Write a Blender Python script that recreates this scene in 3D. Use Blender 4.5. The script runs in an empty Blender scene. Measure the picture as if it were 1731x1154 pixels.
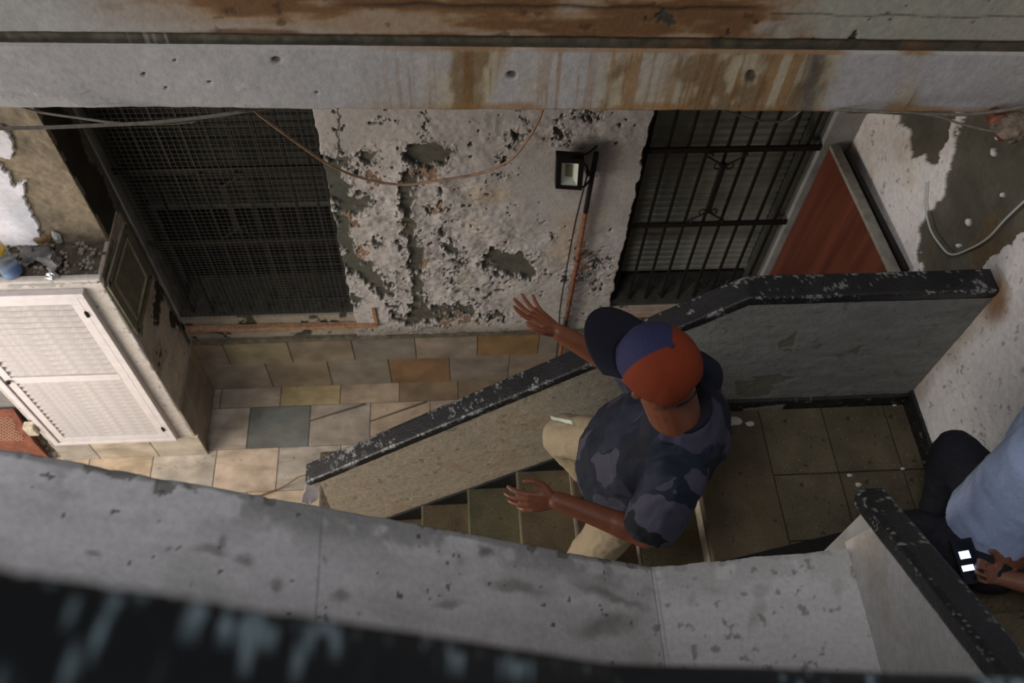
import bpy, bmesh, math, random
import numpy as np
from mathutils import Vector, Matrix, Quaternion
random.seed(7); rng = np.random.default_rng(7)
S = bpy.context.scene
COL = S.collection
EYE = 5.3                                   # camera height over the marble hall floor

# ------------------------------------------------------------------ camera, sky, lights, exposure
_v1 = np.array([-175., -2367.]); _v2 = np.array([-65., 941.])
FPX = float(np.sqrt(-(_v1 @ _v2)))
_n = lambda v: np.array(v, float) / np.linalg.norm(v)
AY = _n([*_v1, FPX]); AZ = -_n([*_v2, FPX]); AX = np.cross(AY, AZ)
M3 = np.stack([AX, AY, AZ], 1)              # world -> image axes (right, down, forward)
cam_d = bpy.data.cameras.new('camera'); cam = bpy.data.objects.new('camera', cam_d); COL.objects.link(cam)
R = Matrix(((M3[0, 0], -M3[1, 0], -M3[2, 0]), (M3[0, 1], -M3[1, 1], -M3[2, 1]), (M3[0, 2], -M3[1, 2], -M3[2, 2])))
cam.matrix_world = Matrix.Translation((0, 0, EYE)) @ R.to_4x4()
cam_d.sensor_width = 36; cam_d.lens = FPX / 1731 * 36; cam_d.clip_start = .02
cam_d.dof.use_dof = True; cam_d.dof.focus_distance = 3.3; cam_d.dof.aperture_fstop = 2.6
S.camera = cam
w = bpy.data.worlds.new('sky'); S.world = w; w.use_nodes = True
bgn = w.node_tree.nodes['Background']; bgn.inputs[0].default_value = (.86, .91, 1, 1); bgn.inputs[1].default_value = .13

def area(name, loc, target, size, power, col, size_y=None):
    d = bpy.data.lights.new(name, 'AREA'); d.energy = power; d.color = col; d.size = size
    if size_y: d.shape = 'RECTANGLE'; d.size_y = size_y
    o = bpy.data.objects.new(name, d); COL.objects.link(o)
    o.location = loc; o.rotation_euler = (Vector(target) - Vector(loc)).to_track_quat('-Z', 'Y').to_euler(); return o
area('skylight', (-1.6, -.6, 8.2), (.1, 1.7, 3.2), 1.5, 134, (.95, .96, 1))
area('entrance_daylight', (-3.75, 1.15, 1.75), (-1.3, 2.2, .7), 1.3, 82, (1, .94, .88), 1.5)
area('low_left_light', (3.0 - 5.6, .9, 1.3), (.4, 1.4, 1.5), .9, 22, (1, .9, .74), 1.2)  # unseen low warm light from the left, aimed across the stair risers
S.view_settings.view_transform = 'Standard'; S.view_settings.look = 'None'
S.view_settings.gamma = 1; S.view_settings.exposure = 0; S.view_settings.use_curve_mapping = False

# ------------------------------------------------------------------ projection helpers (pixel on a known plane -> point)
def proj(P):
    P = np.asarray(P, float); v = (P - np.array([0, 0, EYE])) @ M3.T
    return 865.5 + FPX * v[..., 0] / v[..., 2], 577 + FPX * v[..., 1] / v[..., 2]
def pt(px, py, x=None, y=None, h=None):
    r = M3.T @ np.array([px - 865.5, py - 577, FPX])
    s = x / r[0] if x is not None else (y / r[1] if y is not None else -h / r[2])
    return Vector((r[0] * s, r[1] * s, EYE + r[2] * s))
def H(x, y, h): return Vector((x, y, EYE - h))

# ------------------------------------------------------------------ numpy noise
def _hash(i, j, k):
    h = (i * 374761393 + j * 668265263 + k * 2147483647 + 12345) & 0xffffffff
    h = ((h ^ (h >> 13)) * 1274126177) & 0xffffffff
    h = ((h ^ (h >> 16)) * 2246822519) & 0xffffffff
    return ((h ^ (h >> 15)) & 0xffff) / 65535.0
def vnoise(P):
    P = P + 100.0
    i = np.floor(P).astype(np.int64); f = P - i; f = f * f * (3 - 2 * f)
    r = 0
    for a in (0, 1):
        for b in (0, 1):
            for c in (0, 1):
                wgt = (f[:, 0] if a else 1 - f[:, 0]) * (f[:, 1] if b else 1 - f[:, 1]) * (f[:, 2] if c else 1 - f[:, 2])
                r = r + wgt * _hash(i[:, 0] + a, i[:, 1] + b, i[:, 2] + c)
    return r
def fbm(P, s, oct=4, seed=0, stretch=(1, 1, 1)):
    Q = P * s * np.array(stretch) + seed * 17.3; a = .5; r = 0; t = 0
    for _ in range(oct): r = r + a * vnoise(Q); t += a; Q = Q * 2.03 + 5.1; a *= .5
    return r / t
def sm(x, a, b):
    t = np.clip((x - a) / (b - a), 0, 1); return t * t * (3 - 2 * t)
def inpoly(px, py, poly):
    r = np.zeros(px.shape, bool); n = len(poly)
    for i in range(n):
        x0, y0 = poly[i]; x1, y1 = poly[(i + 1) % n]
        if y0 == y1: continue
        c = ((y0 > py) != (y1 > py)) & (px < (x1 - x0) * (py - y0) / (y1 - y0) + x0); r ^= c
    return r
def ell(px, py, cx, cy, rx, ry, rot=0):
    c, s = math.cos(math.radians(rot)), math.sin(math.radians(rot)); dx = px - cx; dy = py - cy
    return np.sqrt(((dx * c + dy * s) / rx) ** 2 + ((-dx * s + dy * c) / ry) ** 2)
def mix(A, B, t): return A * (1 - t[:, None]) + np.asarray(B) * t[:, None]

# ------------------------------------------------------------------ materials
def mat(name, col=(.5, .5, .5), rough=.8, metal=0, spec=.3, bump=0, bscale=60, noise=None, attr=False, objcol=False, emit=None, alpha=None, trans=0, ns=4, ndetail=8):
    m = bpy.data.materials.new(name); m.use_nodes = True; nt = m.node_tree; N = nt.nodes; L = nt.links
    b = N['Principled BSDF']; b.inputs['Roughness'].default_value = rough; b.inputs['Metallic'].default_value = metal
    b.inputs['Specular IOR Level'].default_value = spec; b.inputs['Base Color'].default_value = (*col, 1)
    tc = N.new('ShaderNodeTexCoord')
    src = None
    if attr:
        a = N.new('ShaderNodeAttribute'); a.attribute_name = 'tint'; src = a.outputs['Color']
    if objcol:
        a = N.new('ShaderNodeObjectInfo'); src = a.outputs['Color']
    if noise:                                       # (amount, scale): multiplies the colour with soft mottling
        nz = N.new('ShaderNodeTexNoise'); nz.inputs['Scale'].default_value = noise[1]; nz.inputs['Detail'].default_value = ndetail
        vec = tc.outputs['Object']
        if objcol:
            ad = N.new('ShaderNodeVectorMath'); ad.operation = 'ADD'; cm = N.new('ShaderNodeVectorMath'); cm.operation = 'SCALE'
            oi = N.new('ShaderNodeObjectInfo'); cx = N.new('ShaderNodeCombineXYZ')
            for k in range(3): L.new(oi.outputs['Random'], cx.inputs[k])
            L.new(cx.outputs[0], cm.inputs[0]); cm.inputs['Scale'].default_value = 40
            L.new(vec, ad.inputs[0]); L.new(cm.outputs[0], ad.inputs[1]); vec = ad.outputs[0]
        L.new(vec, nz.inputs['Vector'])
        mr = N.new('ShaderNodeMapRange'); mr.inputs['From Min'].default_value = .3; mr.inputs['From Max'].default_value = .7
        mr.inputs['To Min'].default_value = 1 - noise[0]; mr.inputs['To Max'].default_value = 1 + noise[0] * .5
        L.new(nz.outputs['Fac'], mr.inputs['Value'])
        mm = N.new('ShaderNodeVectorMath'); mm.operation = 'SCALE'
        if src: L.new(src, mm.inputs[0])
        else: mm.inputs[0].default_value = col
        L.new(mr.outputs[0], mm.inputs['Scale']); src = mm.outputs[0]
    if src: L.new(src, b.inputs['Base Color'])
    if bump:
        nb = N.new('ShaderNodeTexNoise'); nb.inputs['Scale'].default_value = bscale; nb.inputs['Detail'].default_value = 8
        L.new(tc.outputs['Object'], nb.inputs['Vector'])
        bp = N.new('ShaderNodeBump'); bp.inputs['Strength'].default_value = bump; bp.inputs['Distance'].default_value = .01
        L.new(nb.outputs['Fac'], bp.inputs['Height']); L.new(bp.outputs[0], b.inputs['Normal'])
    if emit: b.inputs['Emission Color'].default_value = (*emit[:3], 1); b.inputs['Emission Strength'].default_value = emit[3]
    if trans: b.inputs['Transmission Weight'].default_value = trans
    if alpha is not None: b.inputs['Alpha'].default_value = alpha
    return m
def nodes_of(m): return m.node_tree.nodes, m.node_tree.links, m.node_tree.nodes['Principled BSDF']

PLASTER = mat('painted plaster', rough=.75, attr=True, noise=(.14, 45), bump=.2, bscale=90, spec=.25)
SLABM = mat('worn smooth screed', rough=.6, attr=True, noise=(.12, 60), bump=.15, bscale=60, spec=.3)
RAILM = mat('chipped black paint', rough=.38, attr=True, noise=(.3, 80), bump=.35, bscale=120, spec=.45)
GREYW = mat('grey plaster', (.33, .32, .3), .85, noise=(.25, 8), bump=.3)
DARKW = mat('dirty dark plaster', (.06, .055, .045), .9, noise=(.4, 14), bump=.4, bscale=30)
GROUT = mat('dirty grout', (.16, .13, .09), .9, noise=(.3, 30))
BLACKP = mat('black skirting paint', (.012, .012, .011), .55, noise=(.4, 30), bump=.3, bscale=40, spec=.25)
IRON = mat('dark iron', (.02, .017, .014), .6, metal=.3, noise=(.4, 80), bump=.3, bscale=150)
WIRE = mat('thin grey wire', (.10, .095, .08), .6, metal=.3)
SHUT = mat('grey shutter slat', (.34, .34, .28), .7, noise=(.2, 12), bump=.1)
FRAMEM = mat('grey window frame', (.10, .097, .083), .7, noise=(.3, 30), bump=.2)
BLACK = mat('black interior', (.008, .008, .009), .9)
DOORW = mat('aged white door paint', (.72, .66, .65), .45, noise=(.1, 20), bump=.08, bscale=50)
SLATM = mat('shaded white slat', (.50, .45, .43), .55, noise=(.22, 28), bump=.1, bscale=60)  # white kept below the door frame's, shading of the slats put into the colour
WOODP = mat('orange brown painted wood', (.34, .19, .11), .6, noise=(.4, 40), bump=.3)
RUST = mat('rusty pipe', (.26, .1, .05), .75, noise=(.5, 45), bump=.5, bscale=90)
CABLE = mat('dusty cable', (.16, .14, .11), .7, noise=(.3, 60))
CABLEB = mat('black cable', (.012, .012, .012), .6)
CABLEW = mat('white cable', (.5, .49, .46), .5)
CABLEO = mat('brown cable', (.16, .085, .03), .6)
SKIN = mat('tanned skin', (.20, .066, .032), .5, noise=(.12, 30), bump=.06, bscale=200, spec=.4)
HAIR = mat('short grey hair', (.16, .13, .115), .8, bump=.6, bscale=400)
EYEW = mat('eye', (.6, .57, .55), .2); EYEB = mat('pupil', (.02, .01, .01), .2)
KHAKI = mat('khaki cotton', (.36, .28, .18), .9, noise=(.12, 120), bump=.15, bscale=200)
ORANGE = mat('orange cap cloth', (.175, .024, .005), .85, noise=(.15, 200), bump=.12, bscale=500)
NAVY = mat('navy cap cloth', (.024, .024, .07), .85, noise=(.2, 200), bump=.12, bscale=500)
NAVYD = mat('dark navy brim cloth', (.006, .006, .013), .85, bump=.12, bscale=500)
SHOE = mat('dark shoe leather', (.03, .022, .018), .5, bump=.1); SOLE = mat('pale shoe sole', (.4, .36, .3), .7)
PAPER = mat('white crumpled plastic', (.75, .72, .76), .35, bump=.1, alpha=.85)
BLUESH = mat('pale blue cotton', (.33, .40, .58), .9, noise=(.1, 100), bump=.15, bscale=180)
BLKTR = mat('black trousers', (.012, .0125, .018), .85, noise=(.3, 90), bump=.15, bscale=160)
SKIND = mat('brown skin', (.2, .085, .05), .5, noise=(.12, 30), bump=.06, bscale=200)

def camo():
    m = mat('dark blue camouflage cotton', rough=.85, bump=.2, bscale=120); N, L, b = nodes_of(m)
    tc = N.new('ShaderNodeTexCoord'); mp = N.new('ShaderNodeMapping'); mp.inputs['Scale'].default_value = (6, 11, 5.5); mp.inputs['Rotation'].default_value = (.4, .2, .9)
    v = N.new('ShaderNodeTexVoronoi'); v.feature = 'F1'; v.distance = 'MANHATTAN'; v.inputs['Scale'].default_value = 1.15
    nz = N.new('ShaderNodeTexNoise'); nz.inputs['Scale'].default_value = 1.1; nz.inputs['Detail'].default_value = 2
    vm = N.new('ShaderNodeVectorMath'); vm.operation = 'ADD'
    L.new(tc.outputs['Object'], mp.inputs[0]); L.new(mp.outputs[0], nz.inputs['Vector']); L.new(mp.outputs[0], vm.inputs[0]); L.new(nz.outputs['Color'], vm.inputs[1])
    L.new(vm.outputs[0], v.inputs['Vector'])
    rp = N.new('ShaderNodeValToRGB'); rp.color_ramp.interpolation = 'CONSTANT'
    sp = N.new('ShaderNodeSeparateColor'); L.new(v.outputs['Color'], sp.inputs[0]); L.new(sp.outputs[0], rp.inputs[0])
    cs = [(0, (.009, .012, .024)), (.3, (.017, .021, .037)), (.53, (.006, .007, .011)), (.66, (.052, .049, .074)), (.87, (.012, .016, .030)), (.95, (.042, .040, .065))]
    e = rp.color_ramp.elements; e[0].color = (*cs[0][1], 1); e[1].position = cs[1][0]; e[1].color = (*cs[1][1], 1)
    for p, c in cs[2:]: q = e.new(p); q.color = (*c, 1)
    L.new(rp.outputs[0], b.inputs['Base Color']); return m
CAMO = camo()

def marble():
    m = mat('veined marble', rough=.35, objcol=True, noise=(.38, 7), spec=.4); N, L, b = nodes_of(m)
    src = b.inputs['Base Color'].links[0].from_socket
    tc = N.new('ShaderNodeTexCoord'); oi = N.new('ShaderNodeObjectInfo'); cx = N.new('ShaderNodeCombineXYZ')
    for k in range(3): L.new(oi.outputs['Random'], cx.inputs[k])
    sc = N.new('ShaderNodeVectorMath'); sc.operation = 'SCALE'; sc.inputs['Scale'].default_value = 30; L.new(cx.outputs[0], sc.inputs[0])
    ad = N.new('ShaderNodeVectorMath'); ad.operation = 'ADD'; L.new(tc.outputs['Object'], ad.inputs[0]); L.new(sc.outputs[0], ad.inputs[1])
    mp = N.new('ShaderNodeMapping'); mp.inputs['Scale'].default_value = (3, 8, 8); mp.inputs['Rotation'].default_value = (.2, .3, .35); L.new(ad.outputs[0], mp.inputs[0])
    nz = N.new('ShaderNodeTexNoise'); nz.inputs['Scale'].default_value = 1.6; nz.inputs['Detail'].default_value = 10; nz.inputs['Distortion'].default_value = 1.2
    L.new(mp.outputs[0], nz.inputs['Vector'])
    r = N.new('ShaderNodeMapRange'); r.inputs[1].default_value = .45; r.inputs[2].default_value = .75; r.inputs[3].default_value = 0; r.inputs[4].default_value = .45
    L.new(nz.outputs['Fac'], r.inputs[0])
    mx = N.new('ShaderNodeMix'); mx.data_type = 'RGBA'; L.new(r.outputs[0], mx.inputs[0]); L.new(src, mx.inputs[6]); mx.inputs[7].default_value = (.2, .15, .1, 1)
    n2 = N.new('ShaderNodeTexNoise'); n2.inputs['Scale'].default_value = 45; L.new(ad.outputs[0], n2.inputs['Vector'])   # small dirt specks
    r2 = N.new('ShaderNodeMapRange'); r2.inputs[1].default_value = .70; r2.inputs[2].default_value = .74; r2.inputs[3].default_value = 0; r2.inputs[4].default_value = .7
    L.new(n2.outputs['Fac'], r2.inputs[0])
    m2 = N.new('ShaderNodeMix'); m2.data_type = 'RGBA'; L.new(r2.outputs[0], m2.inputs[0]); L.new(mx.outputs[2], m2.inputs[6]); m2.inputs[7].default_value = (.08, .05, .03, 1)
    L.new(m2.outputs[2], b.inputs['Base Color']); return m
MARBLE = marble()
def terrazzo():
    m = mat('worn terrazzo', rough=.55, objcol=True, noise=(.35, 7), spec=.35, bump=.12, bscale=120); N, L, b = nodes_of(m)
    src = b.inputs['Base Color'].links[0].from_socket; tc = N.new('ShaderNodeTexCoord')
    for sc, lo, hi, c in ((130, .62, .68, (.015, .012, .008, 1)), (90, .66, .72, (.2, .16, .1, 1)), (28, .68, .74, (.02, .015, .01, 1))):
        nz = N.new('ShaderNodeTexNoise'); nz.inputs['Scale'].default_value = sc; nz.inputs['Detail'].default_value = 2
        L.new(tc.outputs['Object'], nz.inputs['Vector'])
        r = N.new('ShaderNodeMapRange'); r.inputs[1].default_value = lo; r.inputs[2].default_value = hi; r.inputs[4].default_value = .8
        L.new(nz.outputs['Fac'], r.inputs[0]); mx = N.new('ShaderNodeMix'); mx.data_type = 'RGBA'
        L.new(r.outputs[0], mx.inputs[0]); L.new(src, mx.inputs[6]); mx.inputs[7].default_value = c; src = mx.outputs[2]
    L.new(src, b.inputs['Base Color']); return m
TERR = terrazzo()
def redwood():
    m = mat('reddish brown wood veneer', (.2, .045, .022), .42, spec=.4); N, L, b = nodes_of(m)
    tc = N.new('ShaderNodeTexCoord'); mp = N.new('ShaderNodeMapping'); mp.inputs['Scale'].default_value = (9, 9, .8)
    nz = N.new('ShaderNodeTexNoise'); nz.inputs['Scale'].default_value = 1.4; nz.inputs['Detail'].default_value = 9; nz.inputs['Distortion'].default_value = .3
    L.new(tc.outputs['Object'], mp.inputs[0]); L.new(mp.outputs[0], nz.inputs['Vector'])
    rp = N.new('ShaderNodeValToRGB'); e = rp.color_ramp.elements; e[0].position = .35; e[0].color = (.09, .025, .015, 1); e[1].position = .68; e[1].color = (.17, .046, .024, 1)
    L.new(nz.outputs['Fac'], rp.inputs[0]); L.new(rp.outputs[0], b.inputs['Base Color']); return m
REDWOOD = redwood()

# ------------------------------------------------------------------ object helpers
def tag(o, label=None, cat=None, group=None, kind=None):
    if label: o['label'] = label
    if cat: o['category'] = cat
    if group: o['group'] = group
    if kind: o['kind'] = kind
    return o
def empty(name, loc=(0, 0, 0)):
    o = bpy.data.objects.new(name, None); o.location = loc; o.empty_display_size = .05; COL.objects.link(o); return o
def rootloc(p):
    return Vector(p.location) if p is not None and p.parent is None else Vector((0, 0, 0))
def link(name, me, parent=None, smooth=False):
    o = bpy.data.objects.new(name, me); COL.objects.link(o)
    if parent is not None:
        o.parent = parent; o.matrix_parent_inverse = Matrix.Translation(-rootloc(parent))
    if smooth: me.shade_smooth()
    return o
class MB:                                           # collects simple shapes in world coordinates into one mesh
    def __init__(s): s.v = []; s.f = []; s.mi = []; s.cm = 0
    def add(s, V, F):
        k = len(s.v); s.v += [tuple(p) for p in V]; s.f += [tuple(k + i for i in f) for f in F]; s.mi += [s.cm] * len(F); return s
    def box(s, a, b):
        x0, y0, z0 = (min(a[i], b[i]) for i in range(3)); x1, y1, z1 = (max(a[i], b[i]) for i in range(3))
        return s.add([(x0, y0, z0), (x1, y0, z0), (x1, y1, z0), (x0, y1, z0), (x0, y0, z1), (x1, y0, z1), (x1, y1, z1), (x0, y1, z1)],
                     [(0, 3, 2, 1), (4, 5, 6, 7), (0, 1, 5, 4), (1, 2, 6, 5), (2, 3, 7, 6), (3, 0, 4, 7)])
    def prism(s, poly, d):                          # poly: 3D points, d: extrusion vector
        n = len(poly); d = Vector(d); V = [Vector(p) for p in poly]; V += [p + d for p in V]
        return s.add(V, [tuple(range(n))[::-1], tuple(range(n, 2 * n))] + [(i, (i + 1) % n, n + (i + 1) % n, n + i) for i in range(n)])
    def bar(s, a, b, w, t, up=(0, 0, 1)):           # rectangular bar a->b
        a = Vector(a); b = Vector(b); d = (b - a).normalized(); u = Vector(up); sd = d.cross(u)
        if sd.length < 1e-4: sd = d.cross(Vector((1, 0, 0)))
        sd.normalize(); u = sd.cross(d).normalized()
        q = [sd * w / 2 + u * t / 2, -sd * w / 2 + u * t / 2, -sd * w / 2 - u * t / 2, sd * w / 2 - u * t / 2]
        return s.prism([a + k for k in q], b - a)
    def tube(s, pts, r, n=8, caps=True):
        pts = [Vector(p) for p in pts]; rr = r if hasattr(r, '__len__') else [r] * len(pts); V = []; F = []
        up = None
        for i, p in enumerate(pts):
            d = (pts[min(i + 1, len(pts) - 1)] - pts[max(i - 1, 0)]).normalized()
            if up is None: up = d.orthogonal().normalized()
            up = (up - d * up.dot(d)).normalized(); sd = d.cross(up)
            for k in range(n):
                a = 2 * math.pi * k / n; V.append(p + (up * math.cos(a) + sd * math.sin(a)) * rr[i])
        for i in range(len(pts) - 1):
            for k in range(n): F.append((i * n + k, i * n + (k + 1) % n, (i + 1) * n + (k + 1) % n, (i + 1) * n + k))
        if caps: F.append(tuple(range(n))[::-1]); F.append(tuple((len(pts) - 1) * n + k for k in range(n)))
        return s.add(V, F)
    def lathe(s, c, prof, n=20, ax=(0, 0, 1)):      # prof: (radius, height)
        ax = Vector(ax).normalized(); u = ax.orthogonal().normalized(); w_ = ax.cross(u); V = []; F = []
        for r, z in prof:
            for k in range(n):
                a = 2 * math.pi * k / n; V.append(Vector(c) + ax * z + (u * math.cos(a) + w_ * math.sin(a)) * r)
        for i in range(len(prof) - 1):
            for k in range(n): F.append((i * n + k, i * n + (k + 1) % n, (i + 1) * n + (k + 1) % n, (i + 1) * n + k))
        F.append(tuple(range(n))[::-1]); F.append(tuple((len(prof) - 1) * n + k for k in range(n)))
        return s.add(V, F)
    def mesh(s, name, mats):
        me = bpy.data.meshes.new(name); me.from_pydata(s.v, [], s.f)
        for m in (mats if isinstance(mats, (list, tuple)) else [mats]): me.materials.append(m)
        if max(s.mi, default=0) > 0: me.polygons.foreach_set('material_index', s.mi)
        return me
    def build(s, name, mats, parent=None, smooth=False, bevel=0):
        o = link(name, s.mesh(name, mats), parent, smooth)
        if bevel:
            bm = bmesh.new(); bm.from_mesh(o.data); bmesh.ops.recalc_face_normals(bm, faces=bm.faces)
            bmesh.ops.bevel(bm, geom=list(bm.edges), offset=bevel, segments=2, affect='EDGES', profile=.5); bm.to_mesh(o.data); bm.free()
        return o
def npmesh(name, V, F, mats, tint=None, smooth=True):
    me = bpy.data.meshes.new(name); nv, nf = len(V), len(F)
    me.vertices.add(nv); me.vertices.foreach_set('co', np.asarray(V, np.float32).ravel())
    me.loops.add(nf * 4); me.loops.foreach_set('vertex_index', np.asarray(F, np.int32).ravel())
    me.polygons.add(nf); me.polygons.foreach_set('loop_start', np.arange(0, nf * 4, 4, dtype=np.int32))
    me.update(calc_edges=True)
    if tint is not None:
        a = me.color_attributes.new('tint', 'FLOAT_COLOR', 'POINT'); c = np.ones((nv, 4), np.float32); c[:, :3] = np.clip(tint, 0, 1); a.data.foreach_set('color', c.ravel())
    for m in (mats if isinstance(mats, (list, tuple)) else [mats]): me.materials.append(m)
    if smooth: me.shade_smooth()
    return me
def relief(name, O, U, V, res, fn, mat_, parent=None, skirt=.03, flip=False):
    """rectangle O + a*U + b*V; fn(P, px, py, a, b) -> (lift along normal, tint, in-plane shift) for every vertex"""
    O, U, V = (np.array(q, float) for q in (O, U, V)); nu = max(2, int(np.linalg.norm(U) / res)); nv = max(2, int(np.linalg.norm(V) / res))
    a, b = np.meshgrid(np.linspace(0, 1, nu + 1), np.linspace(0, 1, nv + 1)); a = a.ravel(); b = b.ravel()
    P = O + a[:, None] * U + b[:, None] * V; N = np.cross(U, V); N /= np.linalg.norm(N)
    if flip: N = -N
    px, py = proj(P); out = fn(P, px, py, a, b); d, tint = out[0], out[1]
    P2 = P + d[:, None] * N + (out[2] if len(out) > 2 else 0)
    W = nu + 1; idx = np.arange(W * (nv + 1)).reshape(nv + 1, W)
    F = np.stack([idx[:-1, :-1], idx[:-1, 1:], idx[1:, 1:], idx[1:, :-1]], -1).reshape(-1, 4)
    if flip: F = F[:, ::-1]
    ring = np.concatenate([idx[0, :], idx[1:, -1], idx[-1, :-1][::-1], idx[1:-1, 0][::-1]])
    k = len(P2); P3 = np.concatenate([P2, P2[ring] - N * skirt]); T3 = np.concatenate([tint, tint[ring]])
    r2 = k + np.arange(len(ring)); nx = np.roll(ring, -1); n2 = np.roll(r2, -1)
    SF = np.stack([ring, r2, n2, nx], -1)
    if flip: SF = SF[:, ::-1]
    return link(name, npmesh(name, P3, np.concatenate([F, SF]), mat_, T3), parent)
def curve_pts(ctrl, n=24):
    """Catmull-Rom through control points"""
    P = [Vector(p) for p in ctrl]; P = [2 * P[0] - P[1]] + P + [2 * P[-1] - P[-2]]; out = []
    for i in range(1, len(P) - 2):
        for k in range(n):
            t = k / n; a, b, c, d = P[i - 1:i + 3]
            out.append(.5 * ((2 * b) + (c - a) * t + (2 * a - 5 * b + 4 * c - d) * t * t + (3 * b - a - 3 * c + d) * t ** 3))
    return out + [P[-2]]
def struct(o): return tag(o, kind='structure')

# ================================================================== SETTING
YW = 3.04                      # back wall
XR = 2.0                       # right wall
LAND = 3.4                     # depth of the half landing below the eye
TR, RI = .24, .19              # tread, riser
NOSE0 = 1.014
YP = 1.756                     # inner face of lower parapet
# ---- hall floor of marble tiles
fl = struct(MB().box((-4.2, -1.5, -.2), (2.4, 3.3, -.012)).build('floor', GROUT))
MC = [(.66, .52, .40), (.64, .52, .41), (.60, .51, .42), (.66, .51, .36), (.57, .50, .42), (.64, .50, .38), (.54, .49, .43), (.62, .49, .35)]
def tile_mesh(sx, sy, sz, m=MARBLE, ch=.0025):
    x, y, z = sx / 2, sy / 2, sz; a = ch
    V = [(-x, -y, 0), (x, -y, 0), (x, y, 0), (-x, y, 0), (-x, -y, z - a), (x, -y, z - a), (x, y, z - a), (-x, y, z - a), (-x + a, -y + a, z), (x - a, -y + a, z), (x - a, y - a, z), (-x + a, y - a, z)]
    F = [(0, 3, 2, 1)] + [(i, (i + 1) % 4, 4 + (i + 1) % 4, 4 + i) for i in range(4)] + [(4 + i, 4 + (i + 1) % 4, 8 + (i + 1) % 4, 8 + i) for i in range(4)] + [(8, 9, 10, 11)]
    me = bpy.data.meshes.new('tile'); me.from_pydata(V, [], F); me.materials.append(m); return me
_tm = {}
def tile(parent, c, u, v, su, sv, col, th=.016, m=MARBLE, name='tile'):
    """tile centred at c lying in the plane u,v (unit vectors), outward normal u x v"""
    key = (round(su, 3), round(sv, 3), th, m.name)
    if key not in _tm: _tm[key] = tile_mesh(su - .004, sv - .004, th, m)
    u = Vector(u); v = Vector(v); n = u.cross(v); o = bpy.data.objects.new(name, _tm[key]); COL.objects.link(o)
    mtx = Matrix((u, v, n)).transposed().to_4x4(); mtx.translation = Vector(c) - n * .012
    o.parent = parent; o.matrix_world = mtx if parent is None else Matrix.Translation(rootloc(parent)).inverted() @ mtx
    o.matrix_basis = Matrix.Translation(-rootloc(parent)) @ mtx if parent else mtx
    o.color = (*col, 1); return o
def mcol(f=1): c = random.choice(MC); g = random.uniform(.88, 1.08) * f; return tuple(q * g for q in c)
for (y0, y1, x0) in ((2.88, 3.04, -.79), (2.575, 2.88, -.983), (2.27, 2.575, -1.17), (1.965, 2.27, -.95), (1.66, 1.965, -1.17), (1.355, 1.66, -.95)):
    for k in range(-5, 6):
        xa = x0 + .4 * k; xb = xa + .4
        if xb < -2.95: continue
        c = mcol(.95 if y1 < 2.6 else (.72 if y1 < 2.9 else .6))  # back rows darker: dimness under the gallery painted into the tiles
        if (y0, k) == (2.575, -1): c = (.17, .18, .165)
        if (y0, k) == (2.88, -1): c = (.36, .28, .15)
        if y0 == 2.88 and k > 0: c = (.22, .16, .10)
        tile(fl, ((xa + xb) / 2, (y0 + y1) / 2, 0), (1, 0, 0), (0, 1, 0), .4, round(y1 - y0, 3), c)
# ---- back wall: body pieces round two windows
wb = struct(MB().box(H(-.6, YW, 1.5), H(.947, YW + .3, 4.7)).box(H(-2.8, YW, 4.5), H(2.1, YW + .3, 5.5)).box(H(1.85, YW, 1.5), H(2.1, YW + .3, 4.7))
            .box(H(-2.8, YW, 1.5), H(-1.63, YW + .3, 4.6)).box(H(-2.8, YW, 1.2), H(2.1, YW + .3, 2.5)).build('wall_back', GREYW))
WH = np.array((.50, .455, .425)); CEM = np.array((.105, .098, .075)); PINK = np.array((.27, .175, .12)); YEL = np.array((.50, .37, .22))
CP = [(718, 258, 38, 20, 10), (735, 245, 30, 8, 0), (752, 258, 11, 9, 0), (690, 298, 15, 22, 0), (686, 335, 12, 30, 0), (690, 385, 11, 32, 0), (702, 430, 12, 34, 5), (706, 478, 10, 34, 0), (703, 520, 14, 22, 0),
      (580, 268, 9, 14, 0), (622, 262, 16, 14, 40), (600, 282, 12, 7, 0), (566, 300, 22, 48, -20), (604, 338, 30, 18, 0), (580, 385, 14, 50, -12), (598, 440, 18, 26, -30), (628, 458, 28, 14, 50), (648, 482, 24, 15, 20), (636, 405, 9, 8, 0), (600, 500, 8, 14, 0),
      (862, 440, 46, 20, 5), (835, 430, 18, 12, 0), (890, 452, 22, 12, 20), (782, 515, 30, 12, 0), (730, 525, 32, 13, 0), (836, 530, 20, 8, 0), (690, 533, 26, 10, 0), (665, 520, 10, 12, 0), (655, 195, 20, 3, 0), (868, 225, 10, 14, 30), (884, 195, 12, 4, 40),
      (720, 205, 3, 22, 0), (948, 222, 9, 10, 30), (987, 190, 26, 5, 5), (850, 262, 10, 5, 20), (765, 415, 18, 9, 30), (780, 440, 9, 7, 0), (745, 390, 10, 6, 0), (730, 350, 14, 6, -30), (835, 292, 9, 4, 0), (1003, 440, 10, 7, -30), (988, 462, 7, 5, 0), (1006, 486, 9, 7, 10), (760, 470, 8, 5, 0), (716, 502, 6, 10, 0), (955, 465, 10, 8, 0), (672, 455, 6, 4, 0), (1022, 440, 8, 4, 0), (930, 390, 6, 3, 0)]
PK = [(722, 285, 22, 12, 0), (630, 300, 15, 12, 0), (712, 436, 16, 9, 0), (592, 372, 8, 26, 0), (612, 420, 9, 16, 20), (745, 350, 12, 6, 0), (636, 470, 9, 18, 0), (770, 535, 40, 8, 0), (985, 440, 8, 30, 10)]
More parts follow.
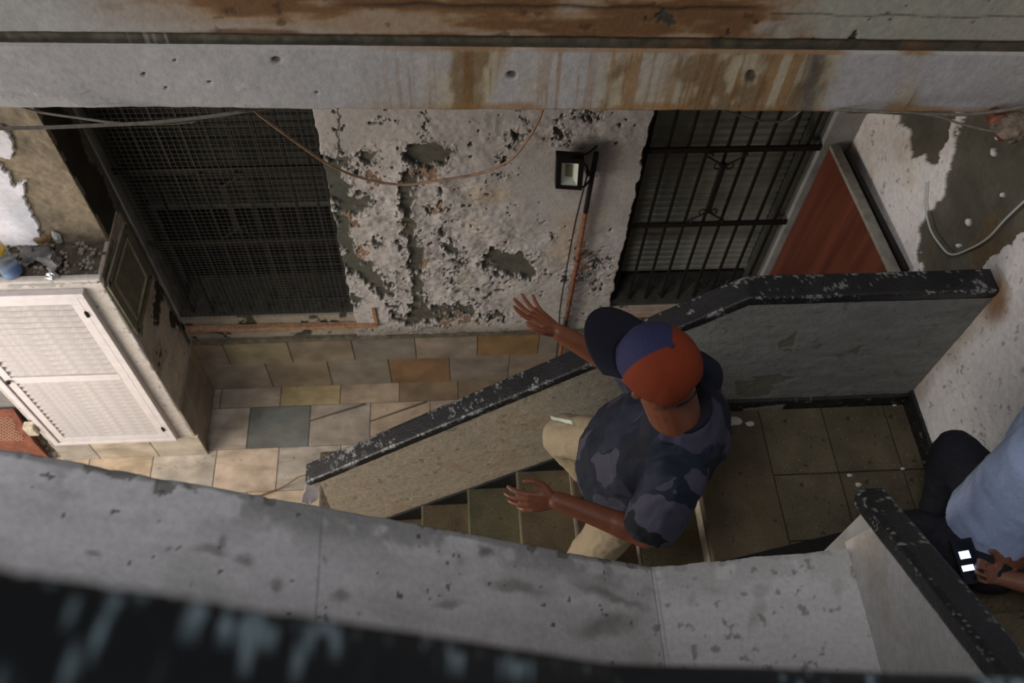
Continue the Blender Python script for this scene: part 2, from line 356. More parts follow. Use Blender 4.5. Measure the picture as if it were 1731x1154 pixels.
def wall_centre(P, px, py, a, b):
    n1 = fbm(P, 30, 4, 1); n2 = fbm(P, 30, 4, 2); qx = px + (n1 - .5) * 46; qy = py + (n2 - .5) * 46
    peel = np.full(px.shape, 9.)
    for e in CP: peel = np.minimum(peel, ell(qx, qy, *e))
    big = fbm(P, 9, 5, 3); sp = fbm(P, 26, 4, 4)
    m = 1 - sm(peel, .93, 1.03)
    zone = np.clip(1 - ell(px, py, 720, 380, 200, 260), 0, 1) * 1.3 + np.clip(1 - ell(px, py, 960, 215, 190, 60), 0, 1) + np.clip(1 - ell(px, py, 850, 440, 190, 110), 0, 1) * .8 + np.clip(1 - ell(px, py, 1010, 450, 60, 90), 0, 1)
    zone = np.clip(zone, 0, 1)
    m = np.maximum(m, sm(sp + zone * .10, .785, .805))
    pk = np.full(px.shape, 9.)
    for e in PK: pk = np.minimum(pk, ell(qx, qy, *e))
    pm = (1 - sm(pk, .9, 1.05)) * (1 - m)
    rid = 1 - np.abs(fbm(P, 22, 4, 6) - .5) * 4; blister = np.clip(rid, 0, 1) ** 1.5
    bl2 = fbm(P, 55, 3, 7)
    bumps = zone * (.040 * (fbm(P, 10, 3, 8) - .45) + .007 * blister * (bl2 - .2)) + .01 * (fbm(P, 5, 3, 9) - .5)
    halo = (1 - sm(peel, 1.0, 1.5)) * (1 - m)
    lift = bumps * (1 - m) + halo * .006 - m * .013 - pm * .005 + .02
    col = np.tile(WH, (len(P), 1)) * (.86 + .28 * fbm(P, 6, 3, 10))[:, None]
    col = mix(col, YEL * 1.1, sm(fbm(P, 4, 4, 11), .5, .68) * .55 * np.clip(1.3 - ell(px, py, 870, 380, 170, 160), 0, 1))
    col = mix(col, (.22, .19, .14), sm(fbm(P, 18, 4, 12), .55, .75) * .45 * (.3 + zone))
    cr = np.abs(fbm(P, 11, 4, 13) - .5); col = mix(col, (.12, .1, .07), (1 - sm(cr, .004, .016)) * .6 * zone)
    col = mix(col, (.07, .06, .045), (1 - sm(np.abs(px - 572 - (n1 - .5) * 14), 1, 3)) * (py < 262))
    col = mix(col, PINK * (.8 + .5 * fbm(P, 30, 3, 20))[:, None], pm)
    cem = np.tile(CEM, (len(P), 1)) * (.6 + .9 * fbm(P, 25, 4, 14))[:, None]
    left = sm(-px, -600 - (py - 240) * .22, -560 - (py - 240) * .2) * (py > 240)
    cem = mix(cem, (.085, .09, .068), left * .6); col = mix(col, cem, m)
    dust = sm(py, 540, 556) * .55; col = mix(col, (.15, .13, .09), dust)
    col = mix(col, (.05, .045, .03), sm(fbm(P, 40, 3, 15), .62, .75) * .5 * sm(py, 480, 540))
    sh = np.zeros_like(P); edge = (1 - sm(a, 0, .03)) + sm(a, .97, 1)
    sh[:, 0] = edge * (fbm(P, 16, 5, 16) - .5) * .045
    return lift, col, sh
relief('plaster_face', H(-.6, YW - .005, 1.95), (1.547, 0, 0), (0, 0, -(4.70 - 1.95)), .0042, wall_centre, PLASTER, wb, flip=True)
def grimy(base, spots=.5, seed=0, amp=.006):
    base = np.array(base)
    def f(P, px, py, a, b):
        col = np.tile(base, (len(P), 1)) * (.8 + .4 * fbm(P, 7, 4, seed + 1))[:, None]
        m = sm(fbm(P, 16, 5, seed + 2), .6, .63) * spots
        col = mix(col, (.06, .055, .04), m)
        return amp * (fbm(P, 14, 4, seed + 3) - .5) * 2 - m * .006 + .006, col
    return f
relief('plaster_band', H(-1.63, YW - .004, 4.44), (1.05, 0, 0), (0, 0, -.27), .006, grimy((.30, .26, .20), 1, 30), PLASTER, wb, flip=True)
relief('plaster_band', H(.947, YW - .004, 4.46), (1.05, 0, 0), (0, 0, -.25), .006, grimy((.33, .28, .22), .8, 34), PLASTER, wb, flip=True)
# skirting courses of marble along the back wall, the pier side and its front
dd = struct(empty('baseboard_back', (0, YW, 0)))
for (h0, h1, x0) in ((4.98, 5.3, -.841), (4.70, 4.98, -.655)):
    for k in range(-3, 7):
        xa = x0 + .4 * k; xb = xa + .4
        if xb < -1.6 or xa > 1.9: continue
        c = mcol(.42)  # marble toned down to paint in the dimness under the gallery
        if (h0, k) == (4.98, 1): c = (.24, .14, .07)
        if (h0, k) == (4.98, 0): c = (.22, .19, .15)
        if (h0, k) == (4.70, 2): c = (.27, .165, .07)
        if (h0, k) == (4.70, -2): c = (.27, .23, .14)
        tile(dd, H((xa + xb) / 2, YW - .012, (h0 + h1) / 2), (1, 0, 0), (0, 0, 1), .4, round(h1 - h0, 3), c)
MB().box(H(-1.62, YW - .035, 4.665), H(1.95, YW + .02, 4.70)).build('cement_fillet', mat('dirty mortar', (.14, .12, .085), .9, noise=(.5, 18), bump=.6, bscale=40), dd)
# ---- pier on the left with the louvred closet
pier = struct(MB().box(H(-2.53, 2.56, 3.42), H(-1.655, YW + .1, 5.35)).box(H(-3.4, 2.80, 1.2), H(-1.655, YW + .1, 3.5)).box(H(-3.4, 2.80, 3.4), H(-2.4, YW + .1, 5.35)).build('wall_pier', GREYW))
def pier_front(P, px, py, a, b):
    n1 = fbm(P, 24, 5, 41) - .5; n2 = fbm(P, 24, 5, 42) - .5; qx = px + n1 * 22; qy = py + n2 * 22
    w1 = inpoly(qx, qy, [(-400, 272), (0, 272), (18, 296), (28, 306), (46, 300), (42, 325), (50, 352), (64, 372), (74, 400), (84, 440), (-400, 440)])
    w2 = inpoly(qx, qy, [(-400, 205), (8, 206), (18, 220), (24, 236), (22, 262), (0, 262), (-400, 262)])
    w_ = (w1 | w2).astype(float)
    st = np.tile((.24, .19, .13), (len(P), 1)) * (.6 + .8 * fbm(P, 30, 5, 43))[:, None]
    st = mix(st, (.12, .1, .07), sm(fbm(P, 9, 4, 44), .5, .7) * .6)
    wh = np.tile((.74, .72, .76), (len(P), 1)) * (.9 + .15 * fbm(P, 12, 3, 45))[:, None]
    lift = w_ * .016 + (1 - w_) * (.010 * (fbm(P, 32, 5, 46) - .5) + .004 * (fbm(P, 8, 3, 47) - .5)) + .007
    return lift, mix(st, wh, w_)
relief('plaster_face', H(-2.75, 2.79, 1.7), (1.10, 0, 0), (0, 0, -1.74), .005, pier_front, PLASTER, pier, flip=True)
def pier_side(P, px, py, a, b):
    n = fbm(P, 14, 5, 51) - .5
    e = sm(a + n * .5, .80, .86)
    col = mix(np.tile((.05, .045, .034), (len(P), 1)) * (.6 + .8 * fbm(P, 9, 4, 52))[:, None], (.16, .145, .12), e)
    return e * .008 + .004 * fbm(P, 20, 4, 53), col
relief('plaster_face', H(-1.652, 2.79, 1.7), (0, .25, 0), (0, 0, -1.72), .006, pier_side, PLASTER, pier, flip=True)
def block_side(P, px, py, a, b):
    n1 = fbm(P, 26, 5, 55) - .5; n2 = fbm(P, 26, 5, 56) - .5; qx = px + n1 * 20; qy = py + n2 * 20
    m = inpoly(qx, qy, [(262, 476), (276, 474), (274, 505), (266, 552), (256, 548), (256, 520)]) | inpoly(qx, qy, [(268, 575), (272, 575), (270, 600), (266, 598)]) | inpoly(qx, qy, [(286, 520), (302, 540), (300, 562), (288, 545)])
    m = np.maximum(m.astype(float), sm(fbm(P, 24, 4, 57), .70, .72))
    col = np.tile((.62, .57, .50), (len(P), 1)) * (.75 + .5 * fbm(P, 8, 4, 58))[:, None]
    col = mix(col, (.34, .22, .12), sm(fbm(P, 5, 3, 59), .5, .7) * .5)
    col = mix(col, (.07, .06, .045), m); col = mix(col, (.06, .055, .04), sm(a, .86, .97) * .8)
    return -m * .006 + .006 * fbm(P, 18, 4, 60), col
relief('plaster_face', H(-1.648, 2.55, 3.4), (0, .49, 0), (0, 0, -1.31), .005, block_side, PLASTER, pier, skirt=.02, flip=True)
def block_top(P, px, py, a, b):
    n = fbm(P, 22, 5, 61)
    col = np.tile((.115, .095, .068), (len(P), 1)) * (.4 + 1.1 * n)[:, None]
    col = mix(col, (.4, .38, .34), sm(fbm(P, 45, 4, 62), .64, .7) * .8)
    lip = 1 - sm(b, .06, .1)
    return .030 * (n - .35) * (1 - lip), mix(col, (.38, .35, .32), lip)
relief('rubble_bed', H(-2.75, 2.55, 3.41), (1.11, 0, 0), (0, .26, 0), .005, block_top, PLASTER, pier, flip=False)
relief('plaster_edge', H(-2.53, 2.552, 3.39), (.885, 0, 0), (0, 0, -1.72), .008, lambda P, px, py, a, b: (.004 * fbm(P, 20, 4, 66), mix(np.tile((.55, .5, .46), (len(P), 1)) * (.8 + .35 * fbm(P, 9, 4, 67))[:, None], (.1, .08, .06), sm(fbm(P, 40, 4, 68), .66, .7) * .7)), PLASTER, pier, flip=True)
for (y0, y1) in ((2.545, 2.70), (2.70, 2.95), (2.95, 3.03)):
    for (h0, h1) in ((4.70, 5.0), (5.0, 5.3)):
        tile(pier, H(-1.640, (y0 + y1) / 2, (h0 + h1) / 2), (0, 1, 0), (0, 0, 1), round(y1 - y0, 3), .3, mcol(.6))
for (x0, x1, c) in ((-2.53, -2.30, (.42, .38, .33)), (-2.30, -1.93, (.56, .48, .37)), (-1.93, -1.62, (.52, .45, .36))):
    tile(pier, H((x0 + x1) / 2, 2.545, 5.165), (1, 0, 0), (0, 0, 1), round(x1 - x0, 3), .27, c)
# gallery beam across the top, with the slab it carries
bl = pt(0, 180, h=2.08); br = pt(1731, 190, h=2.08); bu = (br - bl).normalized(); bn = Vector((bu.y, -bu.x, 0)).normalized()
b0 = bl - bu * ((bl.x + 3.2) / bu.x); b1 = bl + bu * ((XR - bl.x) / bu.x)
bd = -bn
beam = struct(MB().prism([b0 + bd * .03, b1 + bd * .03, b1 + bd * .3, b0 + bd * .3], (0, 0, .62)).build('trim_gallery_beam', GREYW))
ceil = struct(MB().box(H(-3.4, 2.3, 2.0), H(2.1, YW + .3, 1.5)).build('ceiling', GREYW))
def bstain(px): 
    g = lambda c, w_: np.exp(-((px - c) / w_) ** 2)
    return np.clip(g(815, 34) * .9 + g(770, 90) * .3 + g(1065, 55) * .6 + g(1190, 70) * .55 + g(1300, 80) * .9 + g(1390, 40) * .6 + g(1555, 30) * .5 + g(660, 70) * .15 + g(950, 60) * .35, 0, 1.2)
def beam_low(P, px, py, a, b):
    ss = fbm(P, 1, 4, 71, (60, 60, 2.6)); st = fbm(P, 6, 5, 72)
    reg = bstain(px + (py - 75) * .28)
    dr = sm(ss, .52, .62) * sm(reg + (fbm(P, 1, 3, 73, (14, 14, 1)) - .5) * .5, .12, .6)
    col = np.tile((.42, .40, .395), (len(P), 1)) * (.85 + .25 * fbm(P, 5, 4, 74))[:, None]
    col = mix(col, (.42, .34, .2), sm(reg + st * .6, .45, 1.0) * .75)
    col = mix(col, (.26, .13, .04), dr * .75)
    col = mix(col, (.16, .085, .03), sm(reg * .5 + fbm(P, 1, 5, 78, (22, 22, 9)), .80, 1.05) * .75)
    col = mix(col, (.3, .15, .05), sm(b + (st - .5) * .35, .86, .99) * sm(px, 500, 900) * .7)
    drk = np.exp(-((px - 1385 + (py - 95) * .3 + (st - .5) * 40) / 18) ** 2); col = mix(col, (.08, .075, .07), drk * .75)
    tp = 1 - sm(b, .0, .05); col = mix(col, (.5, .46, .4), tp * .5)  # top edge painted lighter, as if catching the light
    col = mix(col, (.28, .14, .05), tp * sm(reg + .25, .2, .7) * .8)
    # the few old fixing holes
    hole = np.full(px.shape, 9.)
    for e in ((243, 126, 3.5, 3.5), (467, 102, 9, 6), (355, 139, 4, 2), (866, 127, 9, 7), (280, 149, 3, 2), (536, 157, 3, 2), (296, 103, 3, 2), (1270, 130, 10, 12)): hole = np.minimum(hole, ell(px + (st - .5) * 6, py, *e))
    hm = 1 - sm(hole, .7, 1.15); col = mix(col, (.06, .045, .025), hm * .8)
    lf = .005 * (fbm(P, 16, 4, 75) - .5) + .005 * (fbm(P, 4, 3, 76) - .5) - hm * .008
    scr = sm(fbm(P, 1, 4, 79, (9, 9, 30)), .6, .66) * (px < 500) * sm(b, .4, .8); lf = lf + scr * .004
    sh = np.zeros_like(P); sh[:, 2] = sm(b, .9, 1) * (fbm(P, 12, 4, 77) - .5) * .012
    return lf, col, sh
H_LO = 1.835
relief('lower_face', Vector((b0.x, b0.y, EYE - H_LO)), b1 - b0, (0, 0, -(2.08 - H_LO)), .005, beam_low, PLASTER, beam, skirt=.035, flip=True)
def beam_groove(P, px, py, a, b):
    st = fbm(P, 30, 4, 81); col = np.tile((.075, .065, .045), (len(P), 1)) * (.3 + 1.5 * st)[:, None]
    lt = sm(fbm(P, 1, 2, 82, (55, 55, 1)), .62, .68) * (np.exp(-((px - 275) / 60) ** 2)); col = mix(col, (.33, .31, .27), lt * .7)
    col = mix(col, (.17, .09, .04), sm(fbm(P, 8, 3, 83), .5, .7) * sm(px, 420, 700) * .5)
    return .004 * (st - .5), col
relief('shadow_joint', Vector((b0.x, b0.y, EYE - 1.79)) + bd * .014, b1 - b0, (0, 0, -.05), .007, beam_groove, PLASTER, beam, skirt=.01, flip=True)
def beam_up(P, px, py, a, b):
    st = fbm(P, 1, 5, 91, (4, 4, 14)); s2 = fbm(P, 12, 5, 92)
    reg = sm(px, 40, 420) * (1 - sm(px + s2 * 160, 1330, 1480))
    col = np.tile((.38, .37, .35), (len(P), 1)) * (.85 + .3 * fbm(P, 5, 4, 93))[:, None]
    col = mix(col, (.34, .32, .25), sm(px, 1250, 1420) * .75)
    up = sm(-py, -52, -22); 
    col = mix(col, (.30, .175, .075), np.clip(reg * (.7 + .5 * sm(st, .35, .6)), 0, 1) * np.clip(.45 + up + sm(px, 400, 640) * .5, 0, 1))
    col = mix(col, (.15, .07, .03), sm(st + reg * .16, .56, .70) * reg * .9)
    ln = np.exp(-((py - 9 - (px - 700) * .012 - (s2 - .5) * 10) / 3.4) ** 2) * sm(px, 480, 700) * (1 - sm(px, 1240, 1330))
    col = mix(col, (.035, .026, .018), ln * .85)
    l2 = np.exp(-((py - 24 - (px - 1350) * .012 - (s2 - .5) * 8) / 1.3) ** 2) * (px > 1300); col = mix(col, (.05, .045, .03), l2 * .8)
    chip = inpoly(px + (s2 - .5) * 16, py + (fbm(P, 30, 4, 94) - .5) * 16, [(1106, 24), (1125, 18), (1140, 26), (1146, 40), (1132, 46), (1118, 38)]).astype(float)
    chip = np.maximum(chip, sm(fbm(P, 20, 4, 95), .72, .74) * (px > 1000)); col = mix(col, (.06, .052, .04), chip)
    sp = sm(fbm(P, 22, 4, 96), .68, .72) * reg * .6; col = mix(col, (.05, .03, .02), sp)
    return .006 * (s2 - .5) + .004 * (fbm(P, 3, 3, 97) - .5) - ln * .006 - chip * .005, col
relief('upper_face', Vector((b0.x, b0.y, EYE - 1.30)) + bd * .004, b1 - b0, (0, 0, -.485), .006, beam_up, PLASTER, beam, skirt=.03, flip=True)

# ---- right wall
wr = struct(MB().box(H(XR + .012, -.6, .2), H(XR + .3, YW + .3, 5.4)).build('wall_right', GREYW))
BIGP = [(1632, 150), (1632, 192), (1618, 240), (1600, 300), (1598, 330), (1572, 355), (1556, 380), (1556, 420), (1560, 450), (1570, 495), (1648, 500), (1652, 470), (1670, 444), (1720, 400), (1740, 385), (1790, 330), (1790, 150)]
SMLP = [(1520, 196), (1520, 212), (1540, 216), (1542, 250), (1547, 268), (1558, 262), (1568, 274), (1590, 278), (1594, 248), (1604, 240), (1612, 212), (1618, 185), (1540, 185)]
def right_wall(P, px, py, a, b):
    n1 = fbm(P, 24, 5, 101) - .5; n2 = fbm(P, 24, 5, 102) - .5; qx = px + n1 * 26; qy = py + n2 * 26
    vis = (P[:, 1] > .2)
    m = ((inpoly(qx, qy, BIGP) | inpoly(qx, qy, SMLP)) & vis).astype(float)
    st = fbm(P, 6, 5, 103)
    bits = np.full(px.shape, 9.)
    for e in ((1682, 258, 5, 7), (1695, 328, 3, 4), (1639, 375, 4, 6), (1623, 413, 3, 3)): bits = np.minimum(bits, ell(px + n1 * 10, py + n2 * 10, *e))
    m = m * sm(bits, .9, 1.1)
    col = np.tile((.80, .75, .72), (len(P), 1)) * (.9 + .18 * fbm(P, 5, 4, 104))[:, None]
    col = mix(col, (.58, .40, .22), sm(st, .5, .7) * .45 * np.clip(1.2 - ell(px, py, 1490, 280, 90, 130), 0, 1))
    low = (P[:, 1] < YP).astype(float)
    # rising damp along the parapet and rust where the hand rail dies into the wall
    dl = np.abs(P[:, 1] - YP) ; dampl = (1 - sm(dl + (st - .5) * .16, .01, .12)) * (P[:, 2] < EYE - 2.5)
    col = mix(col, (.33, .25, .17), dampl * .6)
    rr = np.sqrt((P[:, 1] - YP) ** 2 + (P[:, 2] - (EYE - 2.58)) ** 2) + (st - .5) * .14
    col = mix(col, (.22, .10, .035), (1 - sm(rr, .02, .14)) * .85)
    blt = sm(fbm(P, 3, 4, 105), .52, .68) * low; col = mix(col, (.36, .345, .36), blt * .45)
    col = mix(col, (.13, .1, .08), sm(fbm(P, 45, 3, 106), .72, .76) * .5)
    cem = np.tile((.115, .105, .078), (len(P), 1)) * (.6 + .75 * fbm(P, 11, 5, 107))[:, None]
    cem = mix(cem, (.19, .12, .055), sm(fbm(P, 4, 4, 108), .5, .65) * .6 * (py > 350))
    lft = .012 * (1 - m) + m * .006 * (fbm(P, 14, 5, 109) - .5) + .003 * (fbm(P, 30, 4, 110) - .5)
    return lft, mix(col, cem, m)
relief('plaster_face', H(XR + .004, .1, 1.7), (0, YW - .1, 0), (0, 0, -2.0), .0058, right_wall, PLASTER, wr, skirt=.01)
MB().box(H(XR - .003, 1.9, 3.69), H(XR + .02, YW, 5.35)).build('lower_plaster', GREYW, wr)

# ---- windows in the back wall
win = []
for k, (x0, x1, hs, mt) in enumerate(((-1.63, -.6, 3.62, mat('dark left shutter slat', (.05, .048, .04), .75, noise=(.3, 12))), (.947, 1.85, 4.32, SHUT))):
    wn = struct(empty('window_%d' % (k + 1), H((x0 + x1) / 2, YW + .15, 4.46))); win.append(wn)
    MB().box(H(x0 - .02, YW + .3, 2.4), H(x1 + .02, YW + .34, 4.6)).build('dark_room_behind', BLACK, wn)
    fr = MB()
    for xx in (x0, x1): fr.box(H(xx - .03, YW + .06, 2.4), H(xx + .035, YW + .17, 4.46))
    fr.build('frame', DARKW if k == 0 else FRAMEM, wn, bevel=.003)
    MB().box(H(x0, YW + .0, 4.43), H(x1, YW + .3, 4.52)).build('sill', DARKW, wn)
    hh = 2.5
    while hh < hs:
        MB().prism([H(x0 + .03, YW + .19, hh), H(x0 + .03, YW + .175, hh + .012), H(x0 + .03, YW + .175, hh + .040), H(x0 + .03, YW + .19, hh + .048)], (x1 - x0 - .06, 0, 0)).build('slat', mt, wn)
        hh += .05
    if k == 0: MB().bar(H(x0 + .03, YW + .18, hs + .02), H(x1 - .03, YW + .18, hs + .02), .03, .035).build('bottom_bar', FRAMEM, wn)
    deb = MB()
    for q in range(26):
        c = H(random.uniform(x0 + .05, x1 - .05), YW + random.uniform(.06, .15), 4.42); e = Vector((random.uniform(-1, 1), random.uniform(-.5, .5), random.uniform(-.2, .5))).normalized() * random.uniform(.02, .09)
        deb.bar(c - e, c + e, random.uniform(.003, .012), random.uniform(.003, .01))
    tag(deb.build('sill_debris', DARKW, wn), kind='stuff')
MB().box(H(.96, YW - .045, 4.475), H(1.72, YW + .02, 4.535)).build('ledge', mat('pinkish ledge paint', (.42, .31, .24), .7, noise=(.25, 15), bump=.3), win[1], bevel=.006)

# ---- landing and lower flight
land = struct(MB().box(H(NOSE0 + .01, .78, LAND + .012), H(XR, YP + .02, LAND + .17)).build('landing', GROUT))
TC = (.10, .080, .046)
def tcol(): g = random.uniform(.88, 1.12); return tuple(q * g for q in TC)
for (x0, x1) in ((1.322, 1.604), (1.604, 1.885), (1.885, 1.995)):
    for (y0, y1) in ((1.428, 1.74), (1.14, 1.428), (.85, 1.14)):
        tile(land, H((x0 + x1) / 2, (y0 + y1) / 2, LAND), (1, 0, 0), (0, 1, 0), round(x1 - x0, 3), round(y1 - y0, 3), tcol(), m=TERR)
stair = struct(empty('staircase', H(NOSE0, 1.3, LAND)))
Y0S, Y1S = .62, YP - .01
RISM = mat('pale riser', (.50, .42, .32), .6, noise=(.25, 20), bump=.2)
TERW = mat('stair tread terrazzo', TC, .5)
def tread_mesh(x0, x1, h):
    o = MB(); nsg = 5; pts = []
    for i in range(nsg + 1):
        a = math.pi / 2 * i / nsg + math.pi / 2; pts.append(H(x0 + .012 + .012 * math.cos(a), Y0S, h + .012 - .012 * math.sin(a)))
    pts += [H(x0, Y0S, h + .04), H(x1, Y0S, h + .04), H(x1, Y0S, h)]
    return o.prism(pts, (0, Y1S - Y0S, 0))
for k in range(0, 10):
    h = LAND + RI * k; xl = NOSE0 - TR * k; xr = xl + TR + .02 if k else 1.318
    o = tread_mesh(xl - .018, xr, h).build('tread', TERR, stair); o.color = (*[c * random.uniform(1.0, 1.3) for c in TC], 1)
    if k < 9: MB().box(H(xl, Y0S, h + .04), H(xl + .03, Y1S, h + RI + .03)).build('riser', RISM, stair)
MB().prism([H(NOSE0 + .3, Y0S, LAND + .18), H(NOSE0 + .3, Y0S, LAND + .3), H(NOSE0 - TR * 8, Y0S, LAND + RI * 8 + .38), H(NOSE0 - TR * 8, Y0S, LAND + RI * 8 + .26)], (0, Y1S - Y0S, 0)).build('soffit', GREYW, stair)
# skirting: sloping along the flight, level round the landing
sk = struct(empty('baseboard_landing', H(1.6, YP, LAND)))
sl = RI / TR
MB().prism([H(NOSE0 + .1, YP - .012, LAND - .075), H(NOSE0 - 2.4, YP - .012, LAND - .075 + (2.5) * sl), H(NOSE0 - 2.4, YP - .012, LAND + .26 + (2.5) * sl), H(NOSE0 + .1, YP - .012, LAND + .26)], (0, .03, 0)).build('sloping_skirting', BLACKP, sk)
def skirt_face(P, px, py, a, b):
    st = fbm(P, 24, 5, 121); col = np.tile((.014, .013, .012), (len(P), 1)) * (.5 + 1.2 * st)[:, None]
    gap = inpoly(px + (st - .5) * 14, py, [(1255, 690), (1325, 682), (1318, 706), (1262, 706)]).astype(float)
    ch = sm(fbm(P, 45, 4, 122), .70, .73); col = mix(col, (.3, .28, .24), np.maximum(ch * .5, gap * .85))
    return .004 * st, col
relief('skirting', H(NOSE0 + .09, YP - .016, LAND - .075), (XR - NOSE0 - .09, 0, 0), (0, 0, -.085), .006, skirt_face, RAILM, sk, skirt=.02, flip=True)
relief('skirting', H(XR - .02, .60, LAND - .1), (0, YP - .6, 0), (0, 0, -.11), .006, skirt_face, RAILM, sk, skirt=.025)
kb = MB().prism([H(NOSE0 + .02, 1.065, LAND - .03), H(1.57, 1.165, LAND - .03), H(1.57, .80, LAND - .03), H(NOSE0 + .02, .80, LAND - .03)], (0, 0, -.03)).build('kerb', BLACKP, sk)

# ---- lower parapet
para = struct(empty('wall_parapet', H(0, YP, 5.3)))
POL = [H(XR, YP + .012, 2.62), H(1.068, YP + .012, 2.62), H(-.68, YP + .012, 4.03), H(-.66, YP + .012, 5.3), H(XR, YP + .012, 5.3)]
MB().prism(POL, (0, .09, 0)).build('core', GREYW, para)
def para_face(P, px, py, a, b):
    st = fbm(P, 7, 5, 131); f2 = fbm(P, 1, 5, 132, (10, 10, 26))
    col = np.tile((.225, .222, .205), (len(P), 1)) * (.75 + .45 * f2)[:, None]
    lf = 1 - sm(px, 800, 1250); col = mix(col, np.array((.46, .385, .285)) * (.85 + .3 * st)[:, None], lf * .9)  # right part stays darker: its shade is put into the plaster colour
    col = mix(col, (.34, .22, .11), sm(st, .56, .72) * .45 * lf)
    ol = inpoly(px + (st - .5) * 60, py + (f2 - .5) * 40, [(1245, 645), (1320, 630), (1350, 640), (1290, 672), (1250, 668)]) | inpoly(px + (st - .5) * 40, py + (f2 - .5) * 30, [(1310, 580), (1345, 562), (1340, 590), (1315, 592)]) | inpoly(px + (st - .5) * 40, py, [(1430, 595), (1460, 583), (1448, 600)])
    col = mix(col, (.14, .125, .08), ol * .75)
    col = mix(col, (.12, .11, .09), sm(fbm(P, 34, 4, 134), .68, .74) * .5)
    return .005 * (f2 - .5) + .003 * (fbm(P, 30, 4, 133) - .5) - ol * .002, col
def quad_relief(name, A, B, C_, D_, res, fn, mat_, parent, N):
    """general quad A-B (top) D-C (bottom)"""
    A, B, C_, D_ = (np.array(q, float) for q in (A, B, C_, D_)); nu = int(max(np.linalg.norm(B - A), np.linalg.norm(C_ - D_)) / res); nv = int(max(np.linalg.norm(D_ - A), np.linalg.norm(C_ - B)) / res)
    a, b = np.meshgrid(np.linspace(0, 1, nu + 1), np.linspace(0, 1, nv + 1)); a = a.ravel(); b = b.ravel(); a1 = a[:, None]; b1_ = b[:, None]
    P = (A * (1 - a1) + B * a1) * (1 - b1_) + (D_ * (1 - a1) + C_ * a1) * b1_
    px, py = proj(P); out = fn(P, px, py, a, b); P2 = P + out[0][:, None] * np.array(N, float) + (out[2] if len(out) > 2 else 0)
    W = nu + 1; idx = np.arange(W * (nv + 1)).reshape(nv + 1, W); F = np.stack([idx[:-1, :-1], idx[1:, :-1], idx[1:, 1:], idx[:-1, 1:]], -1).reshape(-1, 4)
    return link(name, npmesh(name, P2, F, mat_, out[1]), parent)
quad_relief('plaster_face', H(1.06, YP, 2.6), H(XR, YP, 2.6), H(XR, YP, 3.40), H(1.06, YP, 3.40), .006, para_face, PLASTER, para, (0, -1, 0))
quad_relief('plaster_face', H(-.68, YP, 4.02), H(1.062, YP, 2.6), H(1.062, YP, 3.40), H(-.66, YP, 5.3), .006, para_face, PLASTER, para, (0, -1, 0))
quad_relief('end_face', H(-.682, YP + .10, 3.99), H(-.682, YP, 3.99), H(-.662, YP, 5.3), H(-.662, YP + .10, 5.3), .006, para_face, PLASTER, para, (-1, 0, 0))

